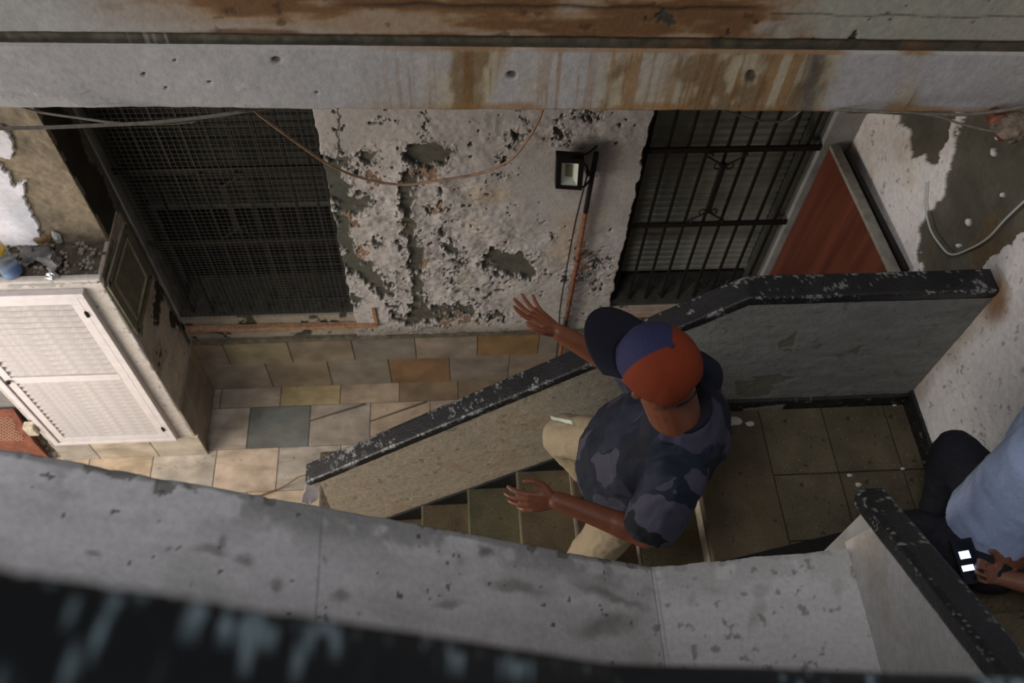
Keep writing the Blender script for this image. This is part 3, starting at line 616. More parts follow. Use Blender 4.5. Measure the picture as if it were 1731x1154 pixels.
def rail(name, path, wd, ht, seed, parent=None, wear=1., side=None, res=.006, flake=(.42, .42, .4), base=(.016, .0155, .017)):
    """painted hand rail of rounded section swept along a path, chipped along its arrises"""
    path = [Vector(p) for p in path]; P = []; 
    for i in range(len(path) - 1):
        n = max(2, int((path[i + 1] - path[i]).length / res)); P += [path[i].lerp(path[i + 1], k / n) for k in range(n)]
    P.append(path[-1]); P = np.array([tuple(p) for p in P]); T = np.gradient(P, axis=0); T /= np.linalg.norm(T, axis=1)[:, None]
    k5 = np.ones(5) / 5; T = np.stack([np.convolve(np.pad(T[:, i], 2, mode='edge'), k5, 'valid') for i in range(3)], 1); T /= np.linalg.norm(T, axis=1)[:, None]
    Sd = np.tile(np.array(side, float), (len(P), 1)); Up = np.cross(Sd, T); Up /= np.linalg.norm(Up, axis=1)[:, None]; Up *= np.sign(Up[:, 2:3])
    r = min(wd, ht) * .22; prof = []; m = 44
    per = [(-wd / 2 + r, ht / 2), (wd / 2 - r, ht / 2), (wd / 2, ht / 2 - r), (wd / 2, -ht / 2 + r), (wd / 2 - r, -ht / 2), (-wd / 2 + r, -ht / 2), (-wd / 2, -ht / 2 + r), (-wd / 2, ht / 2 - r)]
    ctr = [(wd / 2 - r, ht / 2 - r), (wd / 2 - r, -ht / 2 + r), (-wd / 2 + r, -ht / 2 + r), (-wd / 2 + r, ht / 2 - r)]
    for c, (p, q) in enumerate(((0, 1), (2, 3), (4, 5), (6, 7))):
        A = per[p]; B = per[q]; ns = 10 if c % 2 == 0 else 6
        for k in range(ns): prof.append((A[0] + (B[0] - A[0]) * k / ns, A[1] + (B[1] - A[1]) * k / ns, 0))
        a0 = math.pi / 2 - c * math.pi / 2
        for k in range(4): a_ = a0 - (math.pi / 2) * k / 4; prof.append((ctr[c][0] + r * math.cos(a_), ctr[c][1] + r * math.sin(a_), 1))
    prof = np.array(prof); m = len(prof); n = len(P)
    V = P[:, None, :] + prof[None, :, 0, None] * Sd[:, None, :] + prof[None, :, 1, None] * Up[:, None, :]; V = V.reshape(-1, 3)
    edge = np.tile(prof[:, 2], n); top = np.tile((prof[:, 1] > 0).astype(float), n)
    s1 = fbm(V, 26, 5, seed, (.55, 1, 1)); s2 = fbm(V, 130, 3, seed + 1); s3 = fbm(V, 5, 3, seed + 2)
    fl_ = sm(s1 * .5 + s2 * .5 + edge * .10 * wear + (s3 - .5) * .40, .635, .665) * wear
    fl_ = np.clip(fl_, 0, 1)
    col = np.tile(base, (len(V), 1)) * (.6 + 1.0 * fbm(V, 12, 3, seed + 3))[:, None]
    col = mix(col, np.array(flake) * (.5 + .9 * fbm(V, 40, 2, seed + 4))[:, None], fl_ * .9)
    nrm = (V - np.repeat(P, m, axis=0)); nrm /= np.linalg.norm(nrm, axis=1)[:, None] + 1e-9
    V = V + nrm * (-.002 * fl_ + .003 * (fbm(V, 12, 4, seed + 5) - .5))[:, None]
    idx = np.arange(n * m).reshape(n, m); nx = np.roll(idx, -1, 1)
    F = np.stack([idx[:-1], nx[:-1], nx[1:], idx[1:]], -1).reshape(-1, 4)
    c0 = V[:m].mean(0); c1 = V[-m:].mean(0); V = np.concatenate([V, [c0, c1]]); col = np.concatenate([col, col[:1], col[-1:]])
    F2 = [(n * m, idx[0, (k + 1) % m], idx[0, k], idx[0, k]) for k in range(0)]
    me = npmesh(name, V, F, RAILM, col)
    bm = bmesh.new(); bm.from_mesh(me); bm.verts.ensure_lookup_table()
    for base_i, cen in ((0, n * m), ((n - 1) * m, n * m + 1)):
        for k in range(m):
            try: bm.faces.new((bm.verts[cen], bm.verts[base_i + k], bm.verts[base_i + (k + 1) % m]))
            except ValueError: pass
    bmesh.ops.recalc_face_normals(bm, faces=bm.faces); bm.to_mesh(me); bm.free(); me.shade_smooth()
    return link(name, me, parent)
YR = YP + .05
r1 = rail('handrail', [H(XR - .01, YR, 2.575), H(1.068, YR, 2.575), H(-.735, YR, 4.035)], .105, .045, 141, wear=1.0, side=(0, 1, 0), flake=(.25, .25, .235))
tag(r1, 'chipped black painted handrail capping the lower stair parapet behind the man in the cap', 'handrail')
# stone block at the foot of the parapet
pl = MB().prism([H(-.84, 1.862, 5.02), H(-.86, 2.40, 5.02), H(-.30, 2.42, 5.02), H(-.30, 1.862, 5.02)], (0, 0, -.28)).build('stone_block', mat('brown stone', (.15, .12, .085), .8, noise=(.45, 25), bump=.5, bscale=50), None, bevel=.012)
tag(pl, 'low brown stone block on the marble floor behind the lower end of the parapet', 'stone block')

# ---- grey slab over the lower flight (rises to the left) and its level continuation
slab = struct(empty('trim_stair_slab', H(.6, .6, 2.8)))
SPOTS = [(355, 925, 34, 9, 5), (375, 918, 10, 14, 60), (157, 935, 16, 6, 10), (418, 948, 18, 10, 10), (278, 922, 8, 4, 0), (270, 876, 6, 3, 0), (555, 945, 7, 4, 60), (1130, 1020, 5, 5, 0), (1285, 1000, 16, 14, 80), (1280, 1040, 14, 32, 10), (1200, 995, 20, 7, 20), (1415, 990, 12, 18, -20), (1330, 1075, 5, 8, 0), (1165, 1010, 8, 16, 0), (1030, 1005, 70, 10, 22), (870, 990, 60, 14, 10), (1020, 1060, 60, 20, -10), (578, 1010, 18, 12, 0), (470, 990, 14, 10, 0), (760, 1020, 26, 10, 0), (820, 935, 16, 8, 0)]
CHIPS = [(248, 800), (262, 812), (258, 830), (275, 833), (295, 828), (300, 818), (284, 808)]
def slab_top(P, px, py, a, b):
    n1 = fbm(P, 16, 5, 151) - .5; n2 = fbm(P, 16, 5, 152) - .5; st = fbm(P, 5, 5, 153)
    g = fbm(P, 1, 5, 154, (6, 30, 6))
    col = np.tile((.68, .65, .65), (len(P), 1)) * (.8 + .35 * g)[:, None]
    col = mix(col, (.46, .455, .42), sm(st, .45, .7) * .5)
    d = np.full(px.shape, 9.)
    for e in SPOTS: d = np.minimum(d, ell(px + n1 * 34, py + n2 * 34, *e))
    col = mix(col, (.16, .145, .115), (1 - sm(d, .3, 1.35)) * .6)
    edge = sm(b, .80, .99)
    col = mix(col, (.16, .16, .145), edge * sm(fbm(P, 12, 4, 156) + .35 * sm(b, .97, 1), .42, .6) * .65)
    chip = inpoly(px + n1 * 20, py + n2 * 20, CHIPS).astype(float)
    ch2 = sm(fbm(P, 22, 4, 157) + sm(b, .95, 1) * .2, .78, .80) * sm(b, .93, .99); chip = np.maximum(chip, ch2); col = mix(col, (.15, .145, .13), chip * .8)
    sp = sm(fbm(P, 38, 3, 158), .755, .775); col = mix(col, (.06, .055, .05), sp * .8)
    jt = (1 - sm(np.abs(P[:, 0] - .625 - n1 * .012), .001, .005)) ; col = mix(col, (.1, .09, .08), jt * .55)
    j2 = (1 - sm(np.abs(P[:, 0] + .355 - n1 * .01), .0005, .003)); col = mix(col, (.25, .24, .22), j2 * .6)
    rt = sm(px, 1095, 1110); col = mix(col, (.70, .67, .64), rt * .5)
    s3 = sm(fbm(P, 30, 4, 159), .66, .70) * rt; col = mix(col, (.16, .14, .11), s3 * .6)
    sh = np.zeros_like(P); sh[:, 1] = sm(b, .95, 1) * (fbm(P, 20, 5, 160) - .5) * .010
    return .005 * (g - .5) + .004 * (st - .5) - chip * .004 - jt * .003, col, sh
XK = .613; SLP = (2.8 - 1.75) / (.613 + .98)
xl = -1.75
A = H(xl, .12, 2.8 - SLP * (XK - xl)); B_ = H(XK, .06, 2.8)
relief('sloping_top', A, (B_.x - A.x, 0, B_.z - A.z), (0, .755, 0), .006, slab_top, SLABM, slab, skirt=.13)
quad_relief('level_top', H(XK, .06, 2.8), H(1.30, .06, 2.8), H(1.30, .905, 2.8), H(XK, .875, 2.8), .006, slab_top, SLABM, slab, (0, 0, 1))
MB().prism([H(XK, .06, 2.805), H(1.30, .06, 2.805), H(1.30, .90, 2.805), H(XK, .868, 2.805)], (0, 0, -.13)).build('core', GREYW, slab)
MB().prism([A + Vector((0, 0, -.01)), B_ + Vector((0, 0, -.006)), B_ + Vector((0, .80, -.006)), A + Vector((0, .74, -.01))], (0, 0, -.11)).build('core', GREYW, slab)
# ---- parapet of the flight that climbs on the right
zq = lambda y: 2.60 - .70 * (.95 - y)
ups = struct(empty('wall_upper_parapet', H(1.32, .95, 2.8)))
def up_face(P, px, py, a, b):
    st = fbm(P, 7, 4, 171); col = np.tile((.60, .57, .55), (len(P), 1)) * (.85 + .2 * st)[:, None]
    col = mix(col, (.40, .34, .25), sm(fbm(P, 4, 4, 172), .52, .7) * .5)
    return .004 * (st - .5), col
quad_relief('plaster_face', H(1.28, .90, zq(.90)), H(1.28, .08, zq(.08)), H(1.28, .06, 2.81), H(1.28, .93, 2.81), .006, up_face, PLASTER, ups, (-1, 0, 0))
MB().prism([H(1.282, .965, zq(.965)), H(1.282, 0, zq(0)), H(1.282, 0, 3.45), H(1.282, .965, 3.45)], (.07, 0, 0)).build('core', GREYW, ups)
MB().prism([H(1.352, .965, zq(.965) + .48), H(1.352, -.2, zq(-.2) + .48), H(1.352, -.2, 3.45), H(1.352, .965, 3.45)], (.208, 0, 0)).build('inner_ledge', GREYW, ups)
quad_relief('end_face', H(1.28, .90, 2.62), H(1.355, .985, 2.60), H(1.355, .985, 3.4), H(1.28, .93, 3.4), .006, up_face, PLASTER, ups, (0, 1, 0))
r2 = rail('handrail', [H(1.315, 1.01, zq(1.01) - .02), H(1.315, -.15, zq(-.15) - .02)], .10, .07, 181, wear=.9, side=(1, 0, 0), flake=(.3, .34, .3))
tag(r2, 'scuffed black handrail descending towards the landing at the right, beside the seated person', 'handrail')
us = struct(empty('staircase', H(1.66, 1.14, LAND)))
for j in range(1, 8):
    y1 = 1.14 - TR * (j - 1); h = LAND - RI * j
    o = MB().box(H(1.56, y1 - TR - .01, h), H(XR, y1 + .015, h + .035)).build('tread', TERR, us); o.color = (*[c * 1.25 for c in TC], 1)
    MB().box(H(1.56, y1 - .03, h + .035), H(XR, y1, h + RI)).build('riser', RISM, us)
# ---- parapet and rail the photographer leans over
np_ = struct(MB().prism([H(-1.75, -.08, .45 - .57 * 1.52 + .06), H(1.15, -.08, .45 + .57 * 1.38 + .06), H(1.15, -.08, 2.9), H(XK, -.08, 2.85), H(-1.75, -.08, 2.85 - SLP * (XK + 1.75))], (0, .14, 0)).build('wall_near_parapet', GREYW))
def blurrail():
    a_, b_, c_ = pt(0, 954, h=.46), pt(1000, 1112, h=.80), pt(1731, 1138, h=.93)
    a_, b_, c_ = (q - Vector((0, .095, .04)) for q in (a_, b_, c_))
    return rail('handrail', [a_ + (a_ - b_) * 2.2, b_, b_ + (c_ - b_) * 2.2], .19, .08, 191, wear=.55, side=(0, 1, 0), flake=(.36, .48, .52), base=(.004, .005, .006), res=.004)
tag(blurrail(), 'out of focus black handrail with pale chips across the bottom of the view', 'handrail')

# ================================================================== THINGS
# ---- louvred closet door
X0, X1, HT, HB = -2.48, -1.741, 3.455, 5.03
lv = tag(empty('louvred_door', H((X0 + X1) / 2, 2.54, HB)), 'white louvred closet door in the pier at the left', 'door')
o = MB()
for (a_, b_) in (((X0, HT), (X1, HT + .035)), ((X0, HB - .03), (X1, HB)), ((X0, HT + .036), (X0 + .035, HB - .031)), ((X1 - .035, HT + .036), (X1, HB - .031))):
    o.box(H(a_[0], 2.515, a_[1]), H(b_[0], 2.55, b_[1]))
o.build('frame', DOORW, lv, bevel=.003)
lf = MB(); i0, i1, t0, t1 = X0 + .042, X1 - .042, HT + .043, HB - .038
mid = 4.215
for (a_, b_) in (((i0, t0), (i1, t0 + .05)), ((i0, t1 - .045), (i1, t1)), ((i0, t0 + .051), (i0 + .045, t1 - .046)), ((i1 - .045, t0 + .051), (i1, t1 - .046)), ((i0 + .046, mid), (i1 - .046, mid + .06))):
    lf.box(H(a_[0], 2.523, a_[1]), H(b_[0], 2.548, b_[1]))
lf.build('leaf_frame', DOORW, lv, bevel=.002)
sm_ = None
def slats(h0, h1, n):
    global sm_
    for k in range(n):
        h = h0 + (h1 - h0) * (k + .5) / n
        if sm_ is None:
            q = MB(); q.prism([(-(i1 - i0) / 2 + .045, -.013, -.012), (-(i1 - i0) / 2 + .045, -.009, -.016), (-(i1 - i0) / 2 + .045, .007, .010), (-(i1 - i0) / 2 + .045, .003, .014)], (i1 - i0 - .09, 0, 0)); sm_ = q.mesh('slat', SLATM)
        s_ = bpy.data.objects.new('slat', sm_); COL.objects.link(s_); s_.parent = lv
        s_.location = H((i0 + i1) / 2, 2.537, h) - Vector(lv.location); s_.rotation_euler = (random.uniform(-.05, .05), random.uniform(-.003, .003), 0)
slats(t0 + .055, mid - .005, 13); slats(mid + .062, t1 - .05, 15)
MB().box(H(i0 + .03, 2.5505, t0 + .03), H(i1 - .03, 2.5535, t1 - .03)).build('backing', mat('closet shade', (.12, .1, .09), .9), lv)
for hh in (3.62, 4.86): MB().lathe(H(X1 - .038, 2.513, hh), [(.007, -.02), (.009, -.015), (.009, .015), (.007, .02)], 8).build('hinge', IRON, lv)
MB().lathe(H(X0 + .062, 2.521, 4.24), [(.004, 0), (.012, .004), (.015, .012), (.009, .02)], 14, (0, -1, 0)).build('knob', IRON, lv)
bb = tag(MB().box(H(-2.55, 2.49, 4.74), H(-2.49, 2.54, 4.84)).build('chalky_block', mat('cracked chalk', (.6, .52, .4), .9, noise=(.3, 50), bump=.6), bevel=.006), 'small cream block stuck at the left edge of the louvred door', 'block')
# ---- hatch in the side of the pier
ht = tag(empty('wall_hatch', H(-1.64, 2.8, 3.9)), 'small framed grey hatch in the side of the pier above the marble skirting', 'hatch')
hq = [H(-1.645, 2.575, 3.46), H(-1.645, 2.97, 3.50), H(-1.645, 2.96, 3.92), H(-1.645, 2.585, 3.90)]
HATM = mat('olive grey hatch paint', (.25, .235, .17), .6, noise=(.25, 20), bump=.2)
o = MB(); cc = sum(hq, Vector()) / 4
for i in range(4): o.bar(hq[i], hq[(i + 1) % 4], .035, .03, up=(1, 0, 0))
o.build('frame', HATM, ht)
MB().prism([q.lerp(cc, .06) for q in hq], (.008, 0, 0)).build('panel', HATM, ht)
o = MB(); iq = [q.lerp(cc, .24) for q in hq]
for i in range(4): o.bar(iq[i] + Vector((.01, 0, 0)), iq[(i + 1) % 4] + Vector((.01, 0, 0)), .012, .014, up=(1, 0, 0))
o.build('moulding', mat('pale hatch moulding', (.40, .37, .28), .6, noise=(.2, 20)), ht)

# ---- window grilles
def scroll(c, sx, sz, s=1.):
    """C-scroll: diagonal arm ending in two curls, in the XZ plane"""
    pts = []
    for k in range(15): a = math.radians(-60 + k * 24); r = .020 * (1 - k / 26); pts.append(c + Vector((sx * (.024 + r * math.cos(a)), 0, -sz * (.004 + r * math.sin(a)))) * s)
    arm = [c + Vector((0, 0, 0)), c + Vector((sx * .03, 0, sz * .02)) * s, c + Vector((sx * .075, 0, sz * .052)) * s]
    tip = arm[-1]; cur = [tip + Vector((sx * .013 * math.sin(t), 0, sz * .013 * (1 - math.cos(t)))) * s for t in [k * .45 for k in range(12)]]
    return pts, arm + cur[1:]
def grille(x0, x1, n, rails, label, mesh=False):
    g = tag(empty('window_grille', H((x0 + x1) / 2, YW + .02, 4.4)), label, 'grille')
    xs = [x0 + (x1 - x0) * k / (n - 1) for k in range(n)]
    for k, x in enumerate(xs):
        jx = random.uniform(-.003, .003); MB().bar(H(x + jx, YW + .02, 2.35), H(x - jx, YW + .02, 4.40 + random.uniform(0, .03)), .014, .014, up=(0, 1, 0)).build('bar', IRON, g)
    for h in rails: MB().bar(H(x0 - .06, YW + .008, h), H(x1 + .09, YW + .008, h), .012, .034).build('rail', IRON, g)
    cxm = xs[4]
    for (h, sz) in ((rails[0] + .10, 1), (rails[1] - .115, -1)):
        c = H(cxm, YW - .006, h); o = MB()
        for sx in (-1, 1):
            a_, b_ = scroll(c, sx, sz, 1.15); o.tube(a_, .0045, 6); o.tube(b_, .005, 6)
        o.build('scroll', IRON, g)
    MB().bar(H(cxm, YW - .002, rails[0] + .09), H(cxm, YW - .002, rails[1] - .11), .024, .02, up=(0, 1, 0)).build('centre_bar', IRON, g)
    if mesh:
        o = MB(); wx = x0 - .05
        while wx < x1 + .07: o.bar(H(wx + random.uniform(-.002, .002), YW - .014, 2.4), H(wx + random.uniform(-.006, .006), YW - .014, 4.44), .0015, .0015, up=(0, 1, 0)); wx += .028
        hz = 2.42
        while hz < 4.44:
            o.bar(H(x0 - .05, YW - .015, hz), H(x1 + .07, YW - .015, hz + random.uniform(-.008, .008)), .0015, .0015); hz += .028 + (.0 if hz < 3.7 else -.006)
        tag(o.build('wire_mesh', WIRE, g), kind='stuff')
    return g
grille(-1.55, -.677, 9, (3.20, 3.75), 'dark iron bars with wire mesh over the left window', True)['group'] = 'iron window grilles'
grille(.976, 1.78, 9, (3.13, 3.70), 'dark iron bars with scrolls over the shuttered right window')['group'] = 'iron window grilles'
# orange wooden strip under the left window
ws = tag(empty('wooden_strip', H(-1, YW - .03, 4.52)), 'orange brown wooden strip under the left window ending in a short upright', 'wood trim')
MB().bar(H(-1.62, YW - .03, 4.525), H(-.47, YW - .03, 4.535), .035, .028).build('sill_board', WOODP, ws, bevel=.003)
MB().bar(H(-.475, YW - .03, 4.52), H(-.480, YW - .03, 4.36), .02, .018, up=(0, 1, 0)).build('upright', WOODP, ws)

# ---- wood panel against right wall
wp = tag(empty('wood_panel', H(1.9, 2.6, 5.3)), 'tall reddish brown wooden panel standing against the right wall beside the barred window', 'panel')
pa = H(1.86, 3.03, 3.07); pb = H(1.86, 2.105, 2.99)
pa = pt(1402, 250, y=3.03); pb = pt(1512, 482, x=pa.x + .02)
MB().prism([pa, pb, Vector((pb.x, pb.y, .02)), Vector((pa.x, pa.y, .02))], (.03, 0, 0)).build('board', REDWOOD, wp)
MB().prism([pa + Vector((-.004, 0, 0)), pb + Vector((-.004, -.012, 0)), pb + Vector((-.004, -.012, .022)), pa + Vector((-.004, 0, .022))], (.05, 0, 0)).build('top_rail', mat('dusty grey cap', (.27, .25, .21), .8, noise=(.35, 20), bump=.4), wp, bevel=.003)
MB().prism([pb + Vector((-.002, -.014, .02)), pb + Vector((.05, -.014, .02)), Vector((pb.x + .05, pb.y - .014, .02)), Vector((pb.x - .002, pb.y - .014, .02))], (0, .012, 0)).build('front_edge', FRAMEM, wp)
MB().prism([pa + Vector((.052, -.05, .0)), pb + Vector((.052, .06, 0)), pb + Vector((.052, .06, .035)), pa + Vector((.052, -.05, .035))], (.02, 0, 0)).build('back_gap_strip', IRON, wp)  # dark strip standing in for the shaded gap between panel and wall

# ---- floodlight, its pipe and cable
fp = tag(empty('rusty_pipe', H(.692, YW - .04, 5.28)), 'rusty upright pipe on the peeling wall beside the floodlight', 'pipe')
MB().tube([H(.706, YW - .058, 3.07), H(.700, YW - .058, 3.5)], .013, 12).build('black_sleeve', CABLEB, fp, True)
MB().tube([H(.701, YW - .058, 3.44), H(.697, YW - .058, 4.0), H(.688, YW - .056, 4.66)], .012, 12).build('tube', RUST, fp, True)
MB().tube([H(.688, YW - .056, 4.5), H(.686, YW - .054, 4.76)], .0145, 12).build('black_wrap', CABLEB, fp, True)
MB().tube([H(.687, YW - .045, 4.72), H(.690, YW - .05, 5.29)], .012, 12).build('lower_tube', RUST, fp, True)
for hh in (3.9, 4.35, 5.18): MB().lathe(H(.692, YW - .057, hh), [(.013, -.008), (.017, -.006), (.017, .006), (.013, .008)], 12).build('clip', FRAMEM, fp)
fd = tag(empty('floodlight', H(.62, YW - .07, 3.25)), 'small square black floodlight bracketed to the pipe on the peeling wall', 'lamp')
cf = (pt(940, 266, y=2.93) + pt(988, 268, y=2.93) + pt(938, 314, y=2.93) + pt(984, 319, y=2.93)) / 4
ux = (pt(987, 270, y=2.93) - pt(944, 267, y=2.93)).normalized(); uz = (pt(962, 266, y=2.93) - pt(959, 318, y=2.93)).normalized(); un = ux.cross(uz).normalized()
hw, hh_ = (pt(986, 292, y=2.93) - pt(940, 290, y=2.93)).length / 2, (pt(962, 266, y=2.93) - pt(960, 317, y=2.93)).length / 2
def loc(a, b, c): return cf + ux * a + uz * b + un * c
def lbox(a0, a1, b0_, b1_, c0, c1): return [loc(a, b, c) for c in (c0, c1) for (a, b) in ((a0, b0_), (a1, b0_), (a1, b1_), (a0, b1_))]
BF = [(0, 3, 2, 1), (4, 5, 6, 7), (0, 1, 5, 4), (1, 2, 6, 5), (2, 3, 7, 6), (3, 0, 4, 7)]
HOUS = mat('black lamp housing', (.009, .009, .009), .45)
o = MB(); t_ = .026
for q in ((-hw, hw, -hh_, -hh_ + t_), (-hw, hw, hh_ - t_, hh_), (-hw, -hw + t_, -hh_ + t_, hh_ - t_), (hw - t_, hw, -hh_ + t_, hh_ - t_)): o.add(lbox(*q, -.03, .012), BF)
o.add(lbox(-hw, hw, -hh_, hh_, -.04, -.025), BF)
for k in range(5): o.add(lbox(-hw * .6 + k * hw * .3 - .003, -hw * .6 + k * hw * .3 + .003, -hh_ * .8, hh_ * .8, -.052, -.04), BF)
o.build('housing', HOUS, fd)
ow, oh = hw - t_, hh_ - t_; iw, ih = ow * .45, oh * .55
V = [loc(-ow, -oh, .008), loc(ow, -oh, .008), loc(ow, oh, .008), loc(-ow, oh, .008), loc(-iw, -ih, -.018), loc(iw, -ih, -.018), loc(iw, ih, -.018), loc(-iw, ih, -.018)]
MB().add(V, [(0, 1, 5, 4), (1, 2, 6, 5), (2, 3, 7, 6), (3, 0, 4, 7)]).build('reflector', mat('white reflector', (.62, .64, .56), .5), fd)
MB().add(lbox(-iw, iw, -ih, ih, -.024, -.017), BF).build('led_board', mat('yellowish led board', (.30, .29, .17), .5, noise=(.2, 120)), fd)
pp = .706; o = MB()
o.tube([loc(hw * .2, hh_ + .008, -.01), loc(hw + .015, hh_ + .01, -.02), Vector((pp, YW - .05, loc(0, hh_ + .012, 0).z))], .006, 8).build('bracket_arm', HOUS, fd); o = MB()
o.tube([loc(hw * .2, -hh_ - .006, -.01), loc(hw + .015, -hh_ - .008, -.02), Vector((pp - .004, YW - .05, loc(0, -hh_ - .008, 0).z))], .006, 8)
o.build('bracket_arm', HOUS, fd)
o = MB().tube(curve_pts([loc(hw - .01, hh_ * .55, -.03), loc(hw + .02, hh_ * .3, -.02), loc(hw + .028, -.02, -.02), loc(hw + .02, -hh_ * .7, -.02), H(.655, YW - .055, 3.6), H(.645, YW - .056, 4.0), H(.642, YW - .052, 4.4), H(.660, YW - .05, 4.72), H(.668, YW - .05, 5.2)], 10), .0042, 7).tube([loc(hw + .027, 0, -.02), loc(hw + .030, -.03, -.02)], [.011, .009], 8)
o.build('power_cable', CABLEB, fd, True)

# ---- wires
def wire(name, pts, r, m, label, n=14):
    o = MB().tube(curve_pts(pts, n), r, 7).build(name, m, None, True); return tag(o, label, 'cable', 'cables slung below the gallery beam' if name == 'beam_cable' else None)
yw = lambda px, y_: None
Q = lambda px, py, y_: pt(px, py, y=y_)
wire('hanging_cable', [Q(415, 172, 2.34), Q(440, 195, 2.36), Q(500, 240, 2.4), Q(560, 280, 2.45), Q(620, 303, 2.5), Q(680, 312, 2.52), Q(740, 305, 2.5), Q(815, 292, 2.48), Q(862, 270, 2.45), Q(890, 238, 2.42), Q(910, 205, 2.4), Q(922, 170, 2.36)], .0055, mat('brown pale cable', (.27, .16, .10), .6, noise=(.4, 30)), 'thin brown cable sagging in a deep arc across the peeling middle wall')
wire('beam_cable', [Q(-60, 218, 2.15), Q(60, 216, 2.2), Q(160, 212, 2.22), Q(260, 207, 2.24), Q(360, 196, 2.27), Q(440, 184, 2.3), Q(540, 172, 2.36)], .0065, CABLE, 'thick grey cable slung below the beam over the left window')
wire('beam_cable', [Q(20, 176, 2.32), Q(70, 190, 2.3), Q(130, 199, 2.27), Q(200, 208, 2.235), Q(260, 210, 2.245), Q(330, 206, 2.26)], .004, CABLE, 'thinner cable joining the thick cable below the beam at the far left')
wire('beam_cable', [Q(1205, 176, 2.30), Q(1240, 192, 2.32), Q(1285, 204, 2.33), Q(1330, 203, 2.33), Q(1362, 180, 2.3)], .004, CABLE, 'short pale cable loop under the beam over the right window')
def clampx(v): v.x = min(v.x, XR - .025); return v
wire('beam_cable', [Q(1345, 180, 2.26), Q(1400, 184, 2.2), Q(1470, 188, 2.17), Q(1560, 193, 2.15), Q(1640, 193, 2.13), Q(1700, 186, 2.11), Q(1731, 180, 2.10)], .0065, CABLE, 'thick cable running along the beam edge to the right corner')
wire('beam_cable', [Q(1430, 190, 2.19), Q(1520, 190, 2.15), Q(1580, 196, 2.13), Q(1630, 211, 2.1), Q(1680, 222, 2.07), Q(1731, 223, 2.05), Q(1760, 222, 2.03)], .0042, CABLE, 'thin cable drooping from the beam edge before the peeled right wall')
X_ = XR - .02
wire('wall_cable', [pt(1566, 308, x=X_), pt(1564, 345, x=X_), pt(1572, 385, x=X_), pt(1588, 412, x=X_), pt(1608, 430, x=X_), pt(1640, 420, x=X_), pt(1670, 402, x=X_), pt(1700, 370, x=X_), pt(1740, 332, x=X_)], .0045, CABLEW, 'white cable looping over the peeled patch of the right wall')
wire('floor_cable', [pt(415, 848, h=5.285), pt(450, 834, h=5.28), pt(480, 822, h=5.25), pt(505, 806, h=5.0), Vector(H(-.72, YR, 4.03))], .0045, CABLEO, 'brown cable from the marble floor up to the lower handrail end')
# ---- crumpled plastic at rail end
def crumple(name, c, rx, ry, rz, mat_, seed, n=2, amp=.35, parent=None):
    bm = bmesh.new(); bmesh.ops.create_icosphere(bm, subdivisions=n + 1, radius=1); V = np.array([v.co[:] for v in bm.verts])
    d = 1 + amp * (fbm(V, 1.7, 3, seed) - .5) * 2; V = V * d[:, None] * np.array([rx, ry, rz])
    for v, p in zip(bm.verts, V): v.co = Vector(p) + Vector(c)
    me = bpy.data.meshes.new(name); bm.to_mesh(me); bm.free(); me.materials.append(mat_); return link(name, me, parent)
def sheet(name, ctrl_rows, mat_, parent=None, amp=.006, seed=1, thick=.0012):
    """crumpled sheet lofted through rows of points"""
    rows = [curve_pts(r, 6) for r in ctrl_rows]; cols = list(zip(*rows)); cols = [curve_pts(c, 6) for c in cols]
    G = np.array([[tuple(p) for p in c] for c in cols]); a, b, _ = G.shape; V = G.reshape(-1, 3)
    V = V + (np.stack([fbm(V, 38, 3, seed + k) for k in range(3)], 1) - .5) * amp * 2
    idx = np.arange(a * b).reshape(a, b); F = np.stack([idx[:-1, :-1], idx[:-1, 1:], idx[1:, 1:], idx[1:, :-1]], -1).reshape(-1, 4)
    o = link(name, npmesh(name, V, F, mat_, None, False), parent); m_ = o.modifiers.new('solid', 'SOLIDIFY'); m_.thickness = thick; return o
sh_ = sheet('plastic_bag', [[pt(525, 778, h=4.06), pt(518, 800, h=4.1), pt(516, 822, h=4.12), pt(510, 850, h=4.2)], [pt(536, 782, h=4.12), pt(528, 805, h=4.14), pt(524, 828, h=4.16), pt(522, 852, h=4.25)], [pt(545, 786, h=4.1), pt(542, 806, h=4.16), pt(538, 832, h=4.2), pt(534, 846, h=4.24)]], PAPER, amp=.014)
tag(sh_, 'crumpled white plastic scrap hanging at the lower end of the handrail', 'plastic')
# ---- bottle, rag, foil, rubble on the pier ledge
bc = pt(24, 462, h=3.385); bt = tag(empty('water_bottle', bc), 'clear plastic water bottle with yellow ring and blue base on the rubble ledge', 'bottle')
PET = mat('clear bottle plastic', (.75, .85, .95), .12, trans=.85, spec=.5); PET.node_tree.nodes['Principled BSDF'].inputs['IOR'].default_value = 1.2
bax = (H(bc.x - .05, bc.y + .03, 3.08) - bc).normalized()
MB().lathe(bc, [(.03, 0), (.044, .004), (.047, .02), (.045, .05), (.047, .055), (.045, .085), (.047, .09), (.045, .12), (.047, .125), (.047, .19), (.04, .225), (.02, .26), (.014, .275), (.014, .3)], 28, bax).build('body', PET, bt, True)
MB().lathe(bc, [(.02, .003), (.040, .006), (.0435, .02), (.0425, .045)], 24, bax).build('blue_base', mat('blue bottle base', (.06, .2, .5), .25, trans=.4), bt, True)
MB().lathe(bc, [(.0478, .145), (.0482, .147), (.0482, .157), (.0478, .159)], 28, bax).build('yellow_ring', mat('yellow ring', (.75, .42, .02), .5), bt, True)
MB().lathe(bc, [(.016, .3), (.017, .302), (.017, .318), (.015, .32)], 18, bax).build('cap', mat('white bottle cap', (.6, .6, .6), .5), bt, True)
